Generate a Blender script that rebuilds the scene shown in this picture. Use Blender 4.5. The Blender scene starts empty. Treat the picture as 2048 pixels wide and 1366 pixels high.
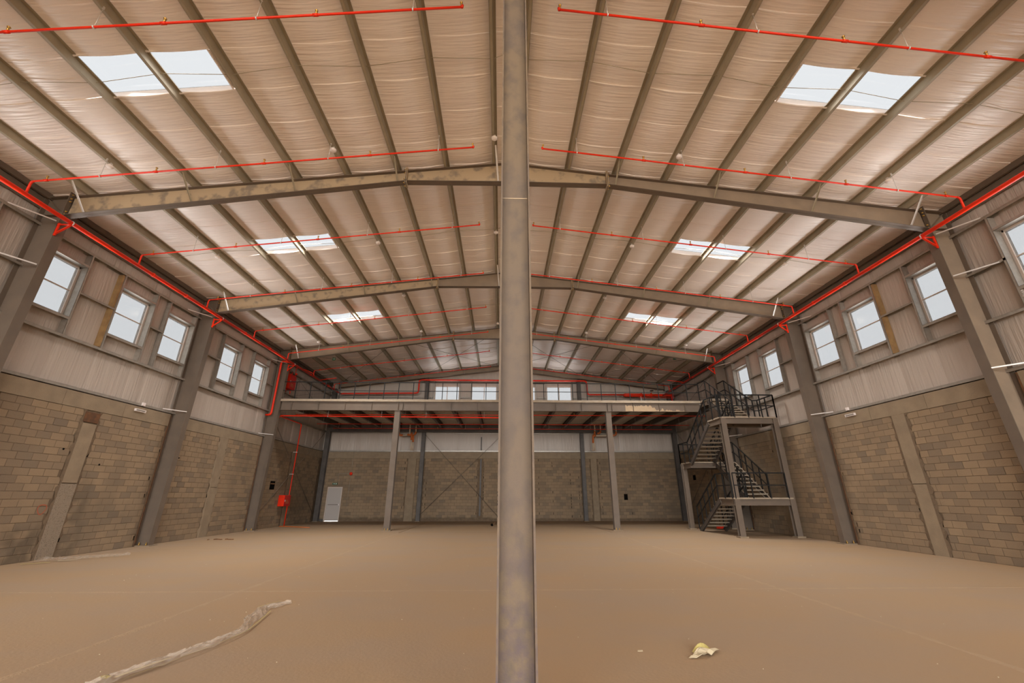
import bpy, math, random
from mathutils import Vector, Matrix
random.seed(7)
R = math.radians
C = bpy.context.scene.collection
SC = bpy.context.scene

# ------------------------------------------------------------------ camera, sky, exposure
F_PX, CAM_P, CAM_Y, CAM_X, CAM_H = 833.04, 20.254, 1.439, -0.111, 1.70
cam_d = bpy.data.cameras.new('camera'); cam_d.sensor_width = 36.0; cam_d.lens = F_PX / 2048 * 36.0
cam_d.clip_start = 0.05; cam_d.clip_end = 300
cam = bpy.data.objects.new('camera', cam_d); C.objects.link(cam)
cam.location = (CAM_X, 0, CAM_H); cam.rotation_euler = (R(90 + CAM_P), 0, R(-CAM_Y))
SC.camera = cam
SKY = 10.2
ROOF_W = (60.0, 225.0, 335.0)
ROOF_SPREAD = (98, 120, 134)
WIN_W = 20.0
w = bpy.data.worlds.new('overcast_sky'); SC.world = w; w.use_nodes = True
bg = w.node_tree.nodes['Background']; bg.inputs[0].default_value = (0.965, 0.985, 1.0, 1); bg.inputs[1].default_value = SKY
vs = SC.view_settings
vs.view_transform = 'Standard'; vs.look = 'None'; vs.exposure = 0.24; vs.gamma = 1.0; vs.use_curve_mapping = False
SC.cycles.max_bounces = 8; SC.cycles.diffuse_bounces = 5; SC.cycles.glossy_bounces = 2; SC.cycles.transparent_max_bounces = 8
SC.cycles.caustics_reflective = False; SC.cycles.caustics_refractive = False
SC.cycles.sample_clamp_indirect = 6.0; SC.cycles.use_adaptive_sampling = True; SC.cycles.adaptive_threshold = .03
# daylight portal in the open gable end behind the camera
pl = bpy.data.lights.new('open_gable_daylight', 'AREA'); pl.shape = 'RECTANGLE'; pl.size = 26.0; pl.size_y = 11.0
pl.cycles.is_portal = True
po = bpy.data.objects.new('open_gable_daylight', pl); C.objects.link(po)
po.location = (0, -17.1, 5.5); po.rotation_euler = (R(90), 0, 0)

def project(x, y, z):
    p, yw = R(CAM_P), R(CAM_Y); x -= CAM_X; z -= CAM_H
    u = x*math.cos(yw) - y*math.sin(yw); d = x*math.sin(yw) + y*math.cos(yw)
    dep = d*math.cos(p) + z*math.sin(p); v = -d*math.sin(p) + z*math.cos(p)
    if dep < 0.2: return None
    return 1024 + F_PX*u/dep, 683 - F_PX*v/dep, dep

# ------------------------------------------------------------------ building dimensions
FY = [3.47, 10.125, 16.79, 23.443, 31.25]       # portal frames along the hall
Y0, YR = -17.0, 31.55                            # open end, rear wall face
WX = 13.02                                      # masonry face
INS = 13.20                                     # wall insulation plane
def rt(x): return 11.22 - 0.1216*abs(x)         # top of rafters
PUR = [0.38, 1.84, 3.29, 4.78, 6.22, 7.67, 9.10, 10.53, 11.98]
MEZ_Y, MEZ_Z = 23.443, 6.77

# ------------------------------------------------------------------ materials
def lin(c): return tuple(((v/255)/12.92 if v/255 <= .04045 else (((v/255)+.055)/1.055)**2.4) for v in c)
def M(name, col, rough=.6, metal=0.0, col2=None, vscale=3.0, vmix=.5, stretch=(1,1,1), bump=0.0, bscale=30.0, bstretch=None,
      dust=None, dust_amt=.0, spec=.4, tone=0.0, tone_col=None, ramp=(.35,.65), col3=None, v3scale=.5, ramp3=(.5,.7), rough2=None):
    m = bpy.data.materials.new(name); m.use_nodes = True
    nt = m.node_tree; N = nt.nodes; L = nt.links
    b = N['Principled BSDF']; b.inputs['Roughness'].default_value = rough; b.inputs['Metallic'].default_value = metal
    b.inputs['Specular IOR Level'].default_value = spec
    geo = N.new('ShaderNodeNewGeometry')
    def scaled(st):
        mp = N.new('ShaderNodeMapping'); mp.inputs['Scale'].default_value = st
        L.new(geo.outputs['Position'], mp.inputs['Vector']); return mp.outputs['Vector']
    def noise(scale, st=(1,1,1), detail=3.0):
        n = N.new('ShaderNodeTexNoise'); n.inputs['Scale'].default_value = scale; n.inputs['Detail'].default_value = detail
        L.new(scaled(st), n.inputs['Vector']); return n.outputs['Fac']
    def mrange(src, a, bb, lo=0., hi=1.):
        r = N.new('ShaderNodeMapRange'); r.inputs[1].default_value = a; r.inputs[2].default_value = bb
        r.inputs[3].default_value = lo; r.inputs[4].default_value = hi; L.new(src, r.inputs[0]); return r.outputs[0]
    def mix(fac, a, bcol):
        x = N.new('ShaderNodeMix'); x.data_type = 'RGBA'; L.new(fac, x.inputs[0])
        if isinstance(a, tuple): x.inputs[6].default_value = (*a, 1)
        else: L.new(a, x.inputs[6])
        if isinstance(bcol, tuple): x.inputs[7].default_value = (*bcol, 1)
        else: L.new(bcol, x.inputs[7])
        return x.outputs[2]
    cur = tuple(col)
    if tone_col is not None:      # per piece colour variation
        oi = N.new('ShaderNodeObjectInfo'); at = N.new('ShaderNodeAttribute'); at.attribute_name = 'tone'
        ad = N.new('ShaderNodeMath'); ad.operation = 'ADD'; L.new(oi.outputs['Random'], ad.inputs[0]); L.new(at.outputs['Fac'], ad.inputs[1])
        fr = N.new('ShaderNodeMath'); fr.operation = 'FRACT'; L.new(ad.outputs[0], fr.inputs[0])
        cur = mix(mrange(fr.outputs[0], .45, 1.0, 0, tone), cur, tuple(tone_col))
    if col2 is not None:
        cur = mix(mrange(noise(vscale, stretch), ramp[0], ramp[1], 0, vmix), cur, tuple(col2))
    if col3 is not None:
        cur = mix(mrange(noise(v3scale, (1,1,1), 3), ramp3[0], ramp3[1], 0, .85), cur, tuple(col3))
    if dust is not None:
        sp = N.new('ShaderNodeSeparateXYZ'); L.new(geo.outputs['Normal'], sp.inputs[0])
        cur = mix(mrange(sp.outputs[2], .3, .8, 0, dust_amt), cur, tuple(dust))
    if isinstance(cur, tuple): b.inputs['Base Color'].default_value = (*cur, 1)
    else: L.new(cur, b.inputs['Base Color'])
    if rough2 is not None:
        L.new(mrange(noise(2.0), .35, .65, rough, rough2), b.inputs['Roughness'])
    if bump:
        bp = N.new('ShaderNodeBump'); bp.inputs['Strength'].default_value = bump; bp.inputs['Distance'].default_value = .02
        L.new(noise(bscale, bstretch or (1,1,1), 2), bp.inputs['Height']); L.new(bp.outputs[0], b.inputs['Normal'])
    return m

DUST = (.50, .38, .26)
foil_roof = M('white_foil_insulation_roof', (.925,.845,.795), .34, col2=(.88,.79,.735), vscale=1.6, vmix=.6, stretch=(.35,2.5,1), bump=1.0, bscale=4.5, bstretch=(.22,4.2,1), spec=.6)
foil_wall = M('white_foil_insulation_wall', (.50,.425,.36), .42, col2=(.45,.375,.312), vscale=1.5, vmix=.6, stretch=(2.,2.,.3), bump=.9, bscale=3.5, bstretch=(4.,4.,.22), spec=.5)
raft_m = M('dull_rafter_paint', (.29,.215,.148), .6, col2=(.22,.168,.12), vscale=2.2, vmix=.7, dust=DUST, dust_amt=.8)
steel = M('grey_painted_steel', (.138,.104,.077), .5, col2=(.172,.128,.092), vscale=2.2, vmix=.6, bump=.05, bscale=60, dust=DUST, dust_amt=.8, rough2=.65)
steel_dusty = M('dust_coated_steel', (.43,.32,.20), .75, col2=(.21,.168,.125), vscale=3.4, vmix=.85, ramp=(.52,.66), bump=.1, bscale=40, dust=DUST, dust_amt=.8)
steel_dark = M('dark_steel', (.075,.062,.052), .5, col2=(.12,.10,.085), vscale=2.5, vmix=.6, dust=DUST, dust_amt=.75)
steel_front = M('foreground_column_steel', (.155,.107,.064), .75, col2=(.094,.069,.05), vscale=7.5, vmix=.7, ramp=(.46,.66), stretch=(1,1,.7), col3=(.109,.081,.065), v3scale=.6, ramp3=(.45,.65), bump=.12, bscale=90)
purlin_m = M('purlin_galvanised', (.385,.33,.235), .5, .1, col2=(.315,.265,.185), vscale=3, vmix=.6, dust=DUST, dust_amt=.4)
galv = M('galvanised_steel', (.40,.36,.31), .38, .35, col2=(.31,.27,.22), vscale=9, vmix=.6, stretch=(1,1,1), dust=DUST, dust_amt=.4)
galv_rust = M('ochre_primer_stud', (.36,.22,.09), .6, col2=(.22,.13,.06), vscale=5, vmix=.7)
rust = M('rusty_steel', (.17,.075,.03), .85, col2=(.07,.04,.025), vscale=7, vmix=.8, bump=.3, bscale=60)
block_m = M('concrete_block', (.315,.225,.14), .92, col2=(.24,.172,.11), vscale=1.1, vmix=.55, tone=.9, tone_col=(.19,.145,.104), bump=.35, bscale=70, col3=(.17,.13,.09), v3scale=.45, ramp3=(.56,.8), spec=.15)
def add_stain(m, cy, hw, ztop, sx, col):     # damp grey stains beside the pilaster
    nt = m.node_tree; N = nt.nodes; L = nt.links; b = N['Principled BSDF']; src = b.inputs['Base Color'].links[0].from_socket
    g = N.new('ShaderNodeNewGeometry'); sp = N.new('ShaderNodeSeparateXYZ'); L.new(g.outputs['Position'], sp.inputs[0])
    def mth(op, a, bb):
        n = N.new('ShaderNodeMath'); n.operation = op
        for i, q in enumerate((a, bb)):
            if isinstance(q, (int, float)): n.inputs[i].default_value = q
            elif q is not None: L.new(q, n.inputs[i])
        return n.outputs[0]
    def mr(src, a, bb):
        r = N.new('ShaderNodeMapRange'); r.inputs[1].default_value = a; r.inputs[2].default_value = bb; L.new(src, r.inputs[0]); return r.outputs[0]
    nz = N.new('ShaderNodeTexNoise'); nz.inputs['Scale'].default_value = 2.2; L.new(g.outputs['Position'], nz.inputs['Vector'])
    dy = mth('ABSOLUTE', mth('SUBTRACT', sp.outputs[1], cy), None)
    f = mth('MULTIPLY', mr(dy, hw, hw*.4), mr(sp.outputs[2], ztop, ztop*.6)); f = mth('MULTIPLY', f, mr(mth('MULTIPLY', sp.outputs[0], sx), 0, 1))
    f = mth('MULTIPLY', f, mr(nz.outputs['Fac'], .3, .55)); f = mth('MULTIPLY', f, .8)
    x = N.new('ShaderNodeMix'); x.data_type = 'RGBA'; L.new(f, x.inputs[0]); L.new(src, x.inputs[6]); x.inputs[7].default_value = (*col, 1); L.new(x.outputs[2], b.inputs['Base Color'])
add_stain(block_m, 14.0, .5, 2.6, -1, (.155,.118,.08)); add_stain(block_m, 12.7, .7, 1.1, -1, (.125,.095,.065)); add_stain(block_m, 31.55, .9, .35, -1, (.12,.09,.06))
mortar_m = M('mortar', (.185,.13,.083), .95, col2=(.135,.096,.063), vscale=6, vmix=.8, bump=.5, bscale=40, spec=.1)
conc = M('cast_concrete', (.31,.235,.155), .92, col2=(.235,.178,.12), vscale=2.6, vmix=.7, bump=.4, bscale=45, spec=.15)
conc_rough = M('honeycombed_concrete', (.30,.235,.17), .95, col2=(.15,.12,.085), vscale=38, vmix=.8, ramp=(.55,.68), bump=1.0, bscale=55, spec=.1)
floor_m = M('sand_dusted_concrete', (.372,.258,.155), .85, col2=(.355,.258,.172), vscale=.42, vmix=.8, ramp=(.4,.6), stretch=(1,1.6,1), col3=(.39,.258,.143), v3scale=.28, ramp3=(.5,.72), bump=.12, bscale=25, spec=.2)
joint_m = M('dust_filled_joint', (.42,.305,.195), .95, col2=(.38,.275,.175), vscale=5, vmix=.8, bump=.4, bscale=40, spec=.1)
ground_m = M('sandy_ground', (.46,.36,.25), .95, col2=(.38,.29,.19), vscale=.6, vmix=.7)
slab_m = M('dusty_mezzanine_slab', (.36,.285,.20), .9, col2=(.45,.37,.285), vscale=5, vmix=.7, stretch=(1,1,3), bump=.2, bscale=40)
deck_m = M('corrugated_decking', (.58,.54,.50), .45, .1, col2=(.52,.475,.43), vscale=2, vmix=.5)
red_m = M('red_enamel', (.80,.03,.004), .45, col2=(.66,.02,.004), vscale=2, vmix=.6, spec=.3)
red_dark = M('red_enamel_cabinet', (.52,.014,.01), .45, col2=(.42,.01,.01), vscale=3, vmix=.6)
brass = M('brass', (.55,.33,.08), .35, .7)
white_m = M('white_plastic', (.82,.74,.70), .5)
white_met = M('bright_zinc', (.66,.62,.58), .35, .3)
black_m = M('black_railing_paint', (.014,.013,.012), .6, dust=(.12,.095,.07), dust_amt=.4, spec=.25)
tread_m = M('dusty_tread_plate', (.30,.24,.175), .85, col2=(.40,.315,.225), vscale=6, vmix=.7, dust=(.44,.345,.245), dust_amt=.9)
frame_m = M('window_aluminium', (.62,.52,.44), .45, .15)
door_m = M('grey_door_panel', (.46,.41,.37), .6)
orange_m = M('orange_pvc', (.50,.13,.03), .5)
pvc_m = M('beige_pvc', (.55,.45,.34), .5)
green_m = M('green_sign', (.01,.11,.05), .5)
hole_m = M('dark_void', (.008,.007,.006), .95, spec=.0)
yellow_m = M('yellow_tape', (.46,.38,.13), .6)
paper_m = M('cream_paper', (.56,.47,.31), .8)
wood_m = M('brown_wood_scrap', (.24,.12,.055), .85, col2=(.15,.08,.04), vscale=12, vmix=.7)
spray_m = M('red_spray_paint', (.36,.10,.05), .9)
def glass(name, t, gloss=.04):
    m = bpy.data.materials.new(name); m.use_nodes = True; nt = m.node_tree; N = nt.nodes; L = nt.links
    N.clear(); o = N.new('ShaderNodeOutputMaterial'); tr = N.new('ShaderNodeBsdfTransparent'); tr.inputs[0].default_value = (t*.99, t*.995, t, 1)
    gl = N.new('ShaderNodeBsdfGlossy'); gl.inputs['Roughness'].default_value = .1
    mx = N.new('ShaderNodeMixShader'); mx.inputs[0].default_value = gloss
    L.new(tr.outputs[0], mx.inputs[1]); L.new(gl.outputs[0], mx.inputs[2]); L.new(mx.outputs[0], o.inputs[0]); return m
glass_m = glass('dusty_tinted_glass', (.60/SKY)**.5)
sky_m = glass('translucent_roof_sheet', (.74/SKY)**.5, .02)
def film(name, col, alpha):
    m = bpy.data.materials.new(name); m.use_nodes = True; nt = m.node_tree; N = nt.nodes; L = nt.links
    b = N['Principled BSDF']; b.inputs['Base Color'].default_value = (*col, 1); b.inputs['Roughness'].default_value = .3; b.inputs['Alpha'].default_value = alpha
    return m
film_m = film('clear_plastic_film', (.66,.56,.45), .34)

film_thin = film('thin_plastic_film', (.42,.33,.24), .25)

# ------------------------------------------------------------------ mesh helpers
class MB:
    def __init__(s): s.v = []; s.f = []; s.sm = []
    def box(s, x0, x1, y0, y1, z0, z1):
        b = len(s.v)
        s.v += [(x0,y0,z0),(x1,y0,z0),(x1,y1,z0),(x0,y1,z0),(x0,y0,z1),(x1,y0,z1),(x1,y1,z1),(x0,y1,z1)]
        s._hex(b); return s
    def _hex(s, b):
        for q in ((0,3,2,1),(4,5,6,7),(0,1,5,4),(1,2,6,5),(2,3,7,6),(3,0,4,7)): s.f.append(tuple(b+i for i in q)); s.sm.append(False)
    def hexa(s, p):           # 4 lower, 4 upper, same order
        b = len(s.v); s.v += [tuple(q) for q in p]; s._hex(b); return s
    def prism(s, poly, axis, a, bb):   # polygon extruded along an axis; poly in the two other axes
        n = len(poly); b = len(s.v)
        for t in (a, bb):
            for (p, q) in poly:
                s.v.append({'x': (t,p,q), 'y': (p,t,q), 'z': (p,q,t)}[axis])
        for i in range(n):
            j = (i+1) % n; s.f.append((b+i, b+j, b+n+j, b+n+i)); s.sm.append(False)
        s.f.append(tuple(b+i for i in reversed(range(n)))); s.sm.append(False)
        s.f.append(tuple(b+n+i for i in range(n))); s.sm.append(False); return s
    def bar(s, p, q, wd, ht, up=(0,0,1)):
        p, q = Vector(p), Vector(q); d = (q-p).normalized(); u = Vector(up)
        if abs(d.dot(u)) > .98: u = Vector((0,1,0))
        a = d.cross(u).normalized()*wd/2; c = a.cross(d).normalized()*ht/2
        s.hexa([p-a-c, p+a-c, p+a+c, p-a+c, q-a-c, q+a-c, q+a+c, q-a+c]); return s
    def tube(s, pts, r, n=10, cap=True):
        pts = [Vector(p) for p in pts]; b0 = len(s.v); prev = None
        for i, p in enumerate(pts):
            d0 = (p-pts[i-1]).normalized() if i else None
            d1 = (pts[i+1]-p).normalized() if i < len(pts)-1 else None
            t = (d0+d1).normalized() if d0 and d1 else (d0 or d1)
            k = 1.0
            if d0 and d1: k = 1/max(.5, t.dot(d1))
            if prev is None:
                u = Vector((0,0,1)) if abs(t.z) < .9 else Vector((1,0,0)); a = t.cross(u).normalized()
            else: a = (prev - t*prev.dot(t)).normalized()
            prev = a; c = t.cross(a)
            for j in range(n):
                th = 2*math.pi*j/n; s.v.append(tuple(p + (a*math.cos(th)+c*math.sin(th))*r*(k if d0 and d1 else 1)))
        for i in range(len(pts)-1):
            for j in range(n):
                k = (j+1) % n; s.f.append((b0+i*n+j, b0+i*n+k, b0+(i+1)*n+k, b0+(i+1)*n+j)); s.sm.append(True)
        if cap:
            s.f.append(tuple(b0+j for j in reversed(range(n)))); s.sm.append(False)
            e = b0+(len(pts)-1)*n; s.f.append(tuple(e+j for j in range(n))); s.sm.append(False)
        return s
    def lathe(s, prof, c, n=14, axis=(0,0,1)):
        ax = Vector(axis).normalized(); u = Vector((1,0,0)) if abs(ax.x) < .9 else Vector((0,1,0))
        a = ax.cross(u).normalized(); d = ax.cross(a); c = Vector(c); b = len(s.v)
        for (r, h) in prof:
            for j in range(n):
                th = 2*math.pi*j/n; s.v.append(tuple(c + ax*h + (a*math.cos(th)+d*math.sin(th))*r))
        for i in range(len(prof)-1):
            for j in range(n):
                k = (j+1) % n; s.f.append((b+i*n+j, b+i*n+k, b+(i+1)*n+k, b+(i+1)*n+j)); s.sm.append(True)
        s.f.append(tuple(b+j for j in reversed(range(n)))); s.sm.append(False)
        e = b+(len(prof)-1)*n; s.f.append(tuple(e+j for j in range(n))); s.sm.append(False); return s
    def grid(s, fn, nu, nv, smooth=True):
        b = len(s.v)
        for i in range(nu+1):
            for j in range(nv+1): s.v.append(tuple(fn(i/nu, j/nv)))
        for i in range(nu):
            for j in range(nv):
                q = b+i*(nv+1)+j; s.f.append((q, q+nv+1, q+nv+2, q+1)); s.sm.append(smooth)
        return s
    def mesh(s, name, mat):
        me = bpy.data.meshes.new(name); me.from_pydata(s.v, [], s.f); me.polygons.foreach_set('use_smooth', s.sm)
        me.materials.append(mat); me.update(); return me
    def build(s, name, mat, parent=None, label=None):
        o = bpy.data.objects.new(name, s.mesh(name, mat)); C.objects.link(o)
        if parent is not None: o.parent = parent
        if label: o['label'] = label
        return o
def tag(o, label, cat, group=None, kind=None):
    o['label'] = label; o['category'] = cat
    if group: o['group'] = group
    o['kind'] = kind or 'thing'
    return o
def thing(name, label, cat, group=None, kind=None):
    o = bpy.data.objects.new(name, None); o.empty_display_size = .2; C.objects.link(o); return tag(o, label, cat, group, kind)
def inst(name, me, parent, loc, scale=(1,1,1), rot=(0,0,0)):
    o = bpy.data.objects.new(name, me); C.objects.link(o); o.parent = parent; o.location = loc; o.scale = scale; o.rotation_euler = rot; return o
ORD = ['nearest', 'second', 'third', 'fourth', 'fifth', 'sixth', 'seventh', 'eighth', 'ninth', 'tenth']
SIDE = {-1: 'hose cabinet side', 1: 'staircase side'}

# ------------------------------------------------------------------ floor
fl = thing('floor', 'sand dusted concrete floor slabs of the empty hall', 'floor', kind='structure')
MB().box(-13.3, 13.3, Y0, 31.9, -.25, -.012).build('joint_bed', joint_m, fl)
fx = [-13.3, -5.0, 5.3, 13.3]; fy = [Y0, 2.6, 9.1, 15.6, 22.1, 28.6, 31.9]
for i in range(3):
    for j in range(6):
        x0, x1, y0, y1 = fx[i]+.02, fx[i+1]-.02, fy[j]+.015, fy[j+1]-.015
        MB().box(x0, x1, y0, y1, -.10, 0).build('floor_slab', floor_m, fl)
rnd = random.Random(3)      # ragged ridges of swept dust along the joints
def dust_ridge(p, q):
    p, q = Vector((*p, 0)), Vector((*q, 0)); n = int((q-p).length/.12); d = (q-p).normalized(); s = Vector((-d.y, d.x, 0))
    cs = [p + d*((q-p).length*i/n) + s*rnd.uniform(-.012, .012) for i in range(n+1)]; ws = [rnd.uniform(.02, .065) for _ in cs]; hs = [rnd.uniform(.002, .007) for _ in cs]
    m = MB(); b = 0
    for c, wd, h in zip(cs, ws, hs): m.v += [tuple(c-s*wd+Vector((0,0,.0005))), tuple(c+Vector((0,0,h))), tuple(c+s*wd+Vector((0,0,.0005)))]
    for i in range(n):
        for k in (0, 1): m.f.append((3*i+k, 3*i+k+1, 3*i+k+4, 3*i+k+3)); m.sm.append(True)
    return m
for a, b in (((-5,2),(-5,22)), ((5.3,2),(5.3,22)), ((-9,9.1),(9,9.1)), ((-11,15.6),(11,15.6))):
    dust_ridge(a, b).build('dust_ridge', joint_m, fl)
gr = tag(MB().box(-60, 60, -70, Y0, -.3, -.03).build('ground', ground_m), 'sandy ground outside the open end of the hall', 'ground', kind='structure')

# ------------------------------------------------------------------ masonry walls
def block_mesh():
    # unit block: face towards +Y_local at y=0, size 1 x 1 in x/z, chamfered face
    m = MB(); e = .03
    fr = [(-.5+e*.5,0,-.5+e),(.5-e*.5,0,-.5+e),(.5-e*.5,0,.5-e),(-.5+e*.5,0,.5-e)]
    md = [(-.5,.004,-.5),(.5,.004,-.5),(.5,.004,.5),(-.5,.004,.5)]
    bk = [(-.5,.05,-.5),(.5,.05,-.5),(.5,.05,.5),(-.5,.05,.5)]
    m.v = fr+md+bk
    m.f = [(0,1,2,3)] + [(4+i, 4+(i+1)%4, (i+1)%4, i) for i in range(4)] + [(8+i, 8+(i+1)%4, 4+(i+1)%4, 4+i) for i in range(4)]
    m.sm = [False]*len(m.f); return m
BLK = block_mesh().mesh('block', block_m)
NCO, CH, BW = 21, .2, .405
def course_blocks(segments, rng):
    out = []
    for k in range(NCO):
        for (a, b, rag_a, rag_b) in segments:
            s0 = a + (rng.uniform(.0, .09) if rag_a else 0); s1 = b - (rng.uniform(0, .09) if rag_b else 0)
            off = BW*.5 if k % 2 else 0.0
            t = s0 - off
            while t < s1 - .05:
                u0, u1 = max(t, s0), min(t+BW, s1)
                if u1-u0 > .07: out.append([(u0+u1)/2, (k+.5)*CH, u1-u0-.012, CH-.012])
                t += BW
    return out
def make_wall(name, label, blocks, place, parent_extra):
    wall = thing(name, label, 'wall', kind='structure')
    sc = []
    for bl in blocks:
        P, rot = place(bl[0], bl[1]); pr = project(*P)
        vis = 0
        if pr and -30 < pr[0] < 2078 and -30 < pr[1] < 1396: vis = bl[2]*bl[3]/pr[2]**2
        sc.append((vis, bl, P, rot))
    sc.sort(key=lambda t: -t[0])
    rng = random.Random(len(blocks))
    rest = MB(); tones = []
    for i, (vis, bl, P, rot) in enumerate(sc):
        jit = rng.uniform(-.004, .004)
        if i < 300:
            o = inst('concrete_block', BLK, wall, (P[0], P[1], P[2]), (bl[2], 1, bl[3]), (rng.uniform(-.012,.012)*0, 0, rot))
            if abs(abs(rot)-math.pi/2) < .01: o.location.x += jit
            else: o.location.y += jit
        else:
            mt = Matrix.Translation(P) @ Matrix.Rotation(rot, 4, 'Z') @ Matrix.Diagonal((bl[2], 1, bl[3], 1)); b = len(rest.v); tn = rng.random()
            rest.v += [tuple(mt @ Vector(v.co)) for v in BLK.vertices]; tones += [tn]*len(BLK.vertices)
            for p in BLK.polygons: rest.f.append(tuple(b+q for q in p.vertices)); rest.sm.append(False)
    ro = rest.build('block_field', block_m, wall); ro['kind'] = 'stuff'
    at = ro.data.attributes.new('tone', 'FLOAT', 'POINT'); at.data.foreach_set('value', tones)
    return wall
rng = random.Random(11)
BAYM = [(FY[i]+FY[i+1])/2 for i in range(4)]; BAYM[3] = 27.1
PILW = .23
def side_segments():
    seg = []; cols = [Y0-.25] + FY[:4] + [31.3]
    for i in range(len(cols)-1):
        a, b = cols[i]+.24, cols[i+1]-.24
        mid = BAYM[i-1] if i >= 1 else 0.3
        seg += [(a, mid-PILW-.02, True, True), (mid+PILW+.02, b, True, True)]
    return seg
for s in (-1, 1):
    def place(t, z, s=s):   # block local -y face is the visible one: rotate so that local -y points into the hall
        return ((s*WX, t, z), R(90) if s < 0 else R(-90))
    # local face y=0 pointing -y ; rotate +90 about z -> face normal +x
    wall = make_wall('wall_left' if s < 0 else 'wall_right',
                     'block wall with foil lining above and plastic sheet at its foot' if s < 0 else 'block wall with foil lining above behind the steel staircase',
                     course_blocks(side_segments(), rng), place, None)
    if s < 0: WALL_L = wall
    else: WALL_R = wall
    cols = [Y0-.25] + FY[:4] + [31.8]
    for i in range(len(cols)-1):
        a, b = cols[i]+.22, cols[i+1]-.22
        x0, x1 = sorted((s*(WX+.007), s*(WX+.24)))
        MB().box(x0, x1, a, b, 0, 4.2).build('mortar_bed', mortar_m, wall)
        # ring beam cast in lengths
        n = 3; xs = sorted((s*(WX-.015), s*(WX+.24)))
        for k in range(n):
            MB().box(xs[0]+rng.uniform(-.006,.006), xs[1], a+(b-a)*k/n+.004, a+(b-a)*(k+1)/n-.004, 4.205, 4.66).build('ring_beam', conc, wall)
        mid = BAYM[i-1] if i >= 1 else .3
        xs = sorted((s*(WX-.03), s*(WX+.2)))
        if i == 2 and s < 0:
            MB().box(xs[0], xs[1], mid-PILW, mid+PILW, 2.05, 3.8).build('pilaster', conc, wall)
            MB().box(xs[0], xs[1], mid-PILW-.01, mid+PILW+.02, 0, 2.02).build('pilaster', conc_rough, wall)
            MB().box(xs[0]+.0, xs[1], mid-.25, mid+.25, 3.84, 4.14).build('embedded_plate', rust, wall, 'rusty brown steel plate at the pilaster head')
        else:
            MB().box(xs[0], xs[1], mid-PILW, mid+PILW, 2.04, 4.2).build('pilaster', conc, wall)
            MB().box(xs[0]+s*.008, xs[1], mid-PILW, mid+PILW+.01, 0, 2.02).build('pilaster', conc, wall)
        for e in (-1, 1):
            g = MB(); n = 42; prev = None
            for k in range(n+1):
                z = 4.2*k/n; a0 = mid+e*(PILW-.01); a1 = mid+e*(PILW+rng.uniform(.03,.09)+(.05 if (k//2) % 2 else 0)); xg = s*(WX-.004-rng.uniform(0,.014))
                g.v += [(s*(WX-.025), a0, z), (xg, a1, z)]
                if k: b_ = 2*(k-1); g.f.append((b_, b_+1, b_+3, b_+2)); g.sm.append(False)
            g.build('grout_fill', conc if i % 2 else mortar_m, wall)
        # dark unfilled gaps beside the pilaster and columns
        for k in range(1, 20):
            for e in (mid-PILW-.035, mid+PILW+.035, a+.05+rng.random()*.15, b-.05-rng.random()*.15):
                if rng.random() < (.42 if abs(e-mid) < .5 else .18):
                    hh = rng.uniform(.09, .17); ww = rng.uniform(.012, .032); e2 = e + rng.uniform(-.03, .03)
                    z0 = k*CH+.02; xg = sorted((s*(WX-.006), s*(WX+.01))); sl = rng.uniform(-.02, .02)
                    MB().hexa([(xg[0],e2,z0),(xg[1],e2,z0),(xg[1],e2+ww,z0),(xg[0],e2+ww,z0),(xg[0],e2+sl,z0+hh),(xg[1],e2+sl,z0+hh),(xg[1],e2+sl+ww*1.3,z0+hh),(xg[0],e2+sl+ww*1.3,z0+hh)]).build('open_joint', hole_m, wall)
    for yc in FY[1:4]:      # rusty edge angles by the columns
        for e in (-1, 1):
            xs = sorted((s*(WX-.01), s*(WX+.2)))
            MB().box(xs[0], xs[1], yc+e*.2-.022, yc+e*.2+.022, 0, 4.64).build('edge_angle', rust, wall)
    # mortar smears beside the pilaster of the second bay
# sprayed ring and wall scars
ring = MB()
n = 28
for k in range(n):
    t = 2*math.pi*k/n; rr = .115+.012*math.sin(3*t)
    for d in (-.013, .013): ring.v.append((-WX+.0062, 12.95+math.cos(t)*(rr+d), 1.33+math.sin(t)*(rr+d)*1.08))
for k in range(n): ring.f.append((2*k, 2*k+1, (2*k+3) % (2*n), (2*k+2) % (2*n))); ring.sm.append(False)
ring.build('paint_ring', spray_m, WALL_L, 'red sprayed circle on the blocks')
for (y0, y1, z0, z1, wl) in ((24.95,25.45,2.0,2.45,-1), (26.9,27.3,2.62,2.70,-1), (29.2,29.6,2.66,2.98,1), (25.3,25.7,2.62,2.77,1)):
    xs = sorted((wl*(WX-.012), wl*(WX+.01)))
    MB().box(xs[0], xs[1], y0, y1, z0, z1).build('wall_hole', hole_m, WALL_L if wl < 0 else WALL_R)
MB().box(-WX-.01, -WX+.02, 24.98, 25.5, 2.28, 2.34).build('timber_piece', wood_m, WALL_L)
for (y, z) in ((12.95, 2.98), (17.6, 3.1), (20.0, 4.05), (14.25, 2.62)):
    MB().lathe([(.03,0),(.03,.004)], (-WX+.004, y, z), 10, (1,0,0)).build('wall_hole', hole_m, WALL_L)

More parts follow.
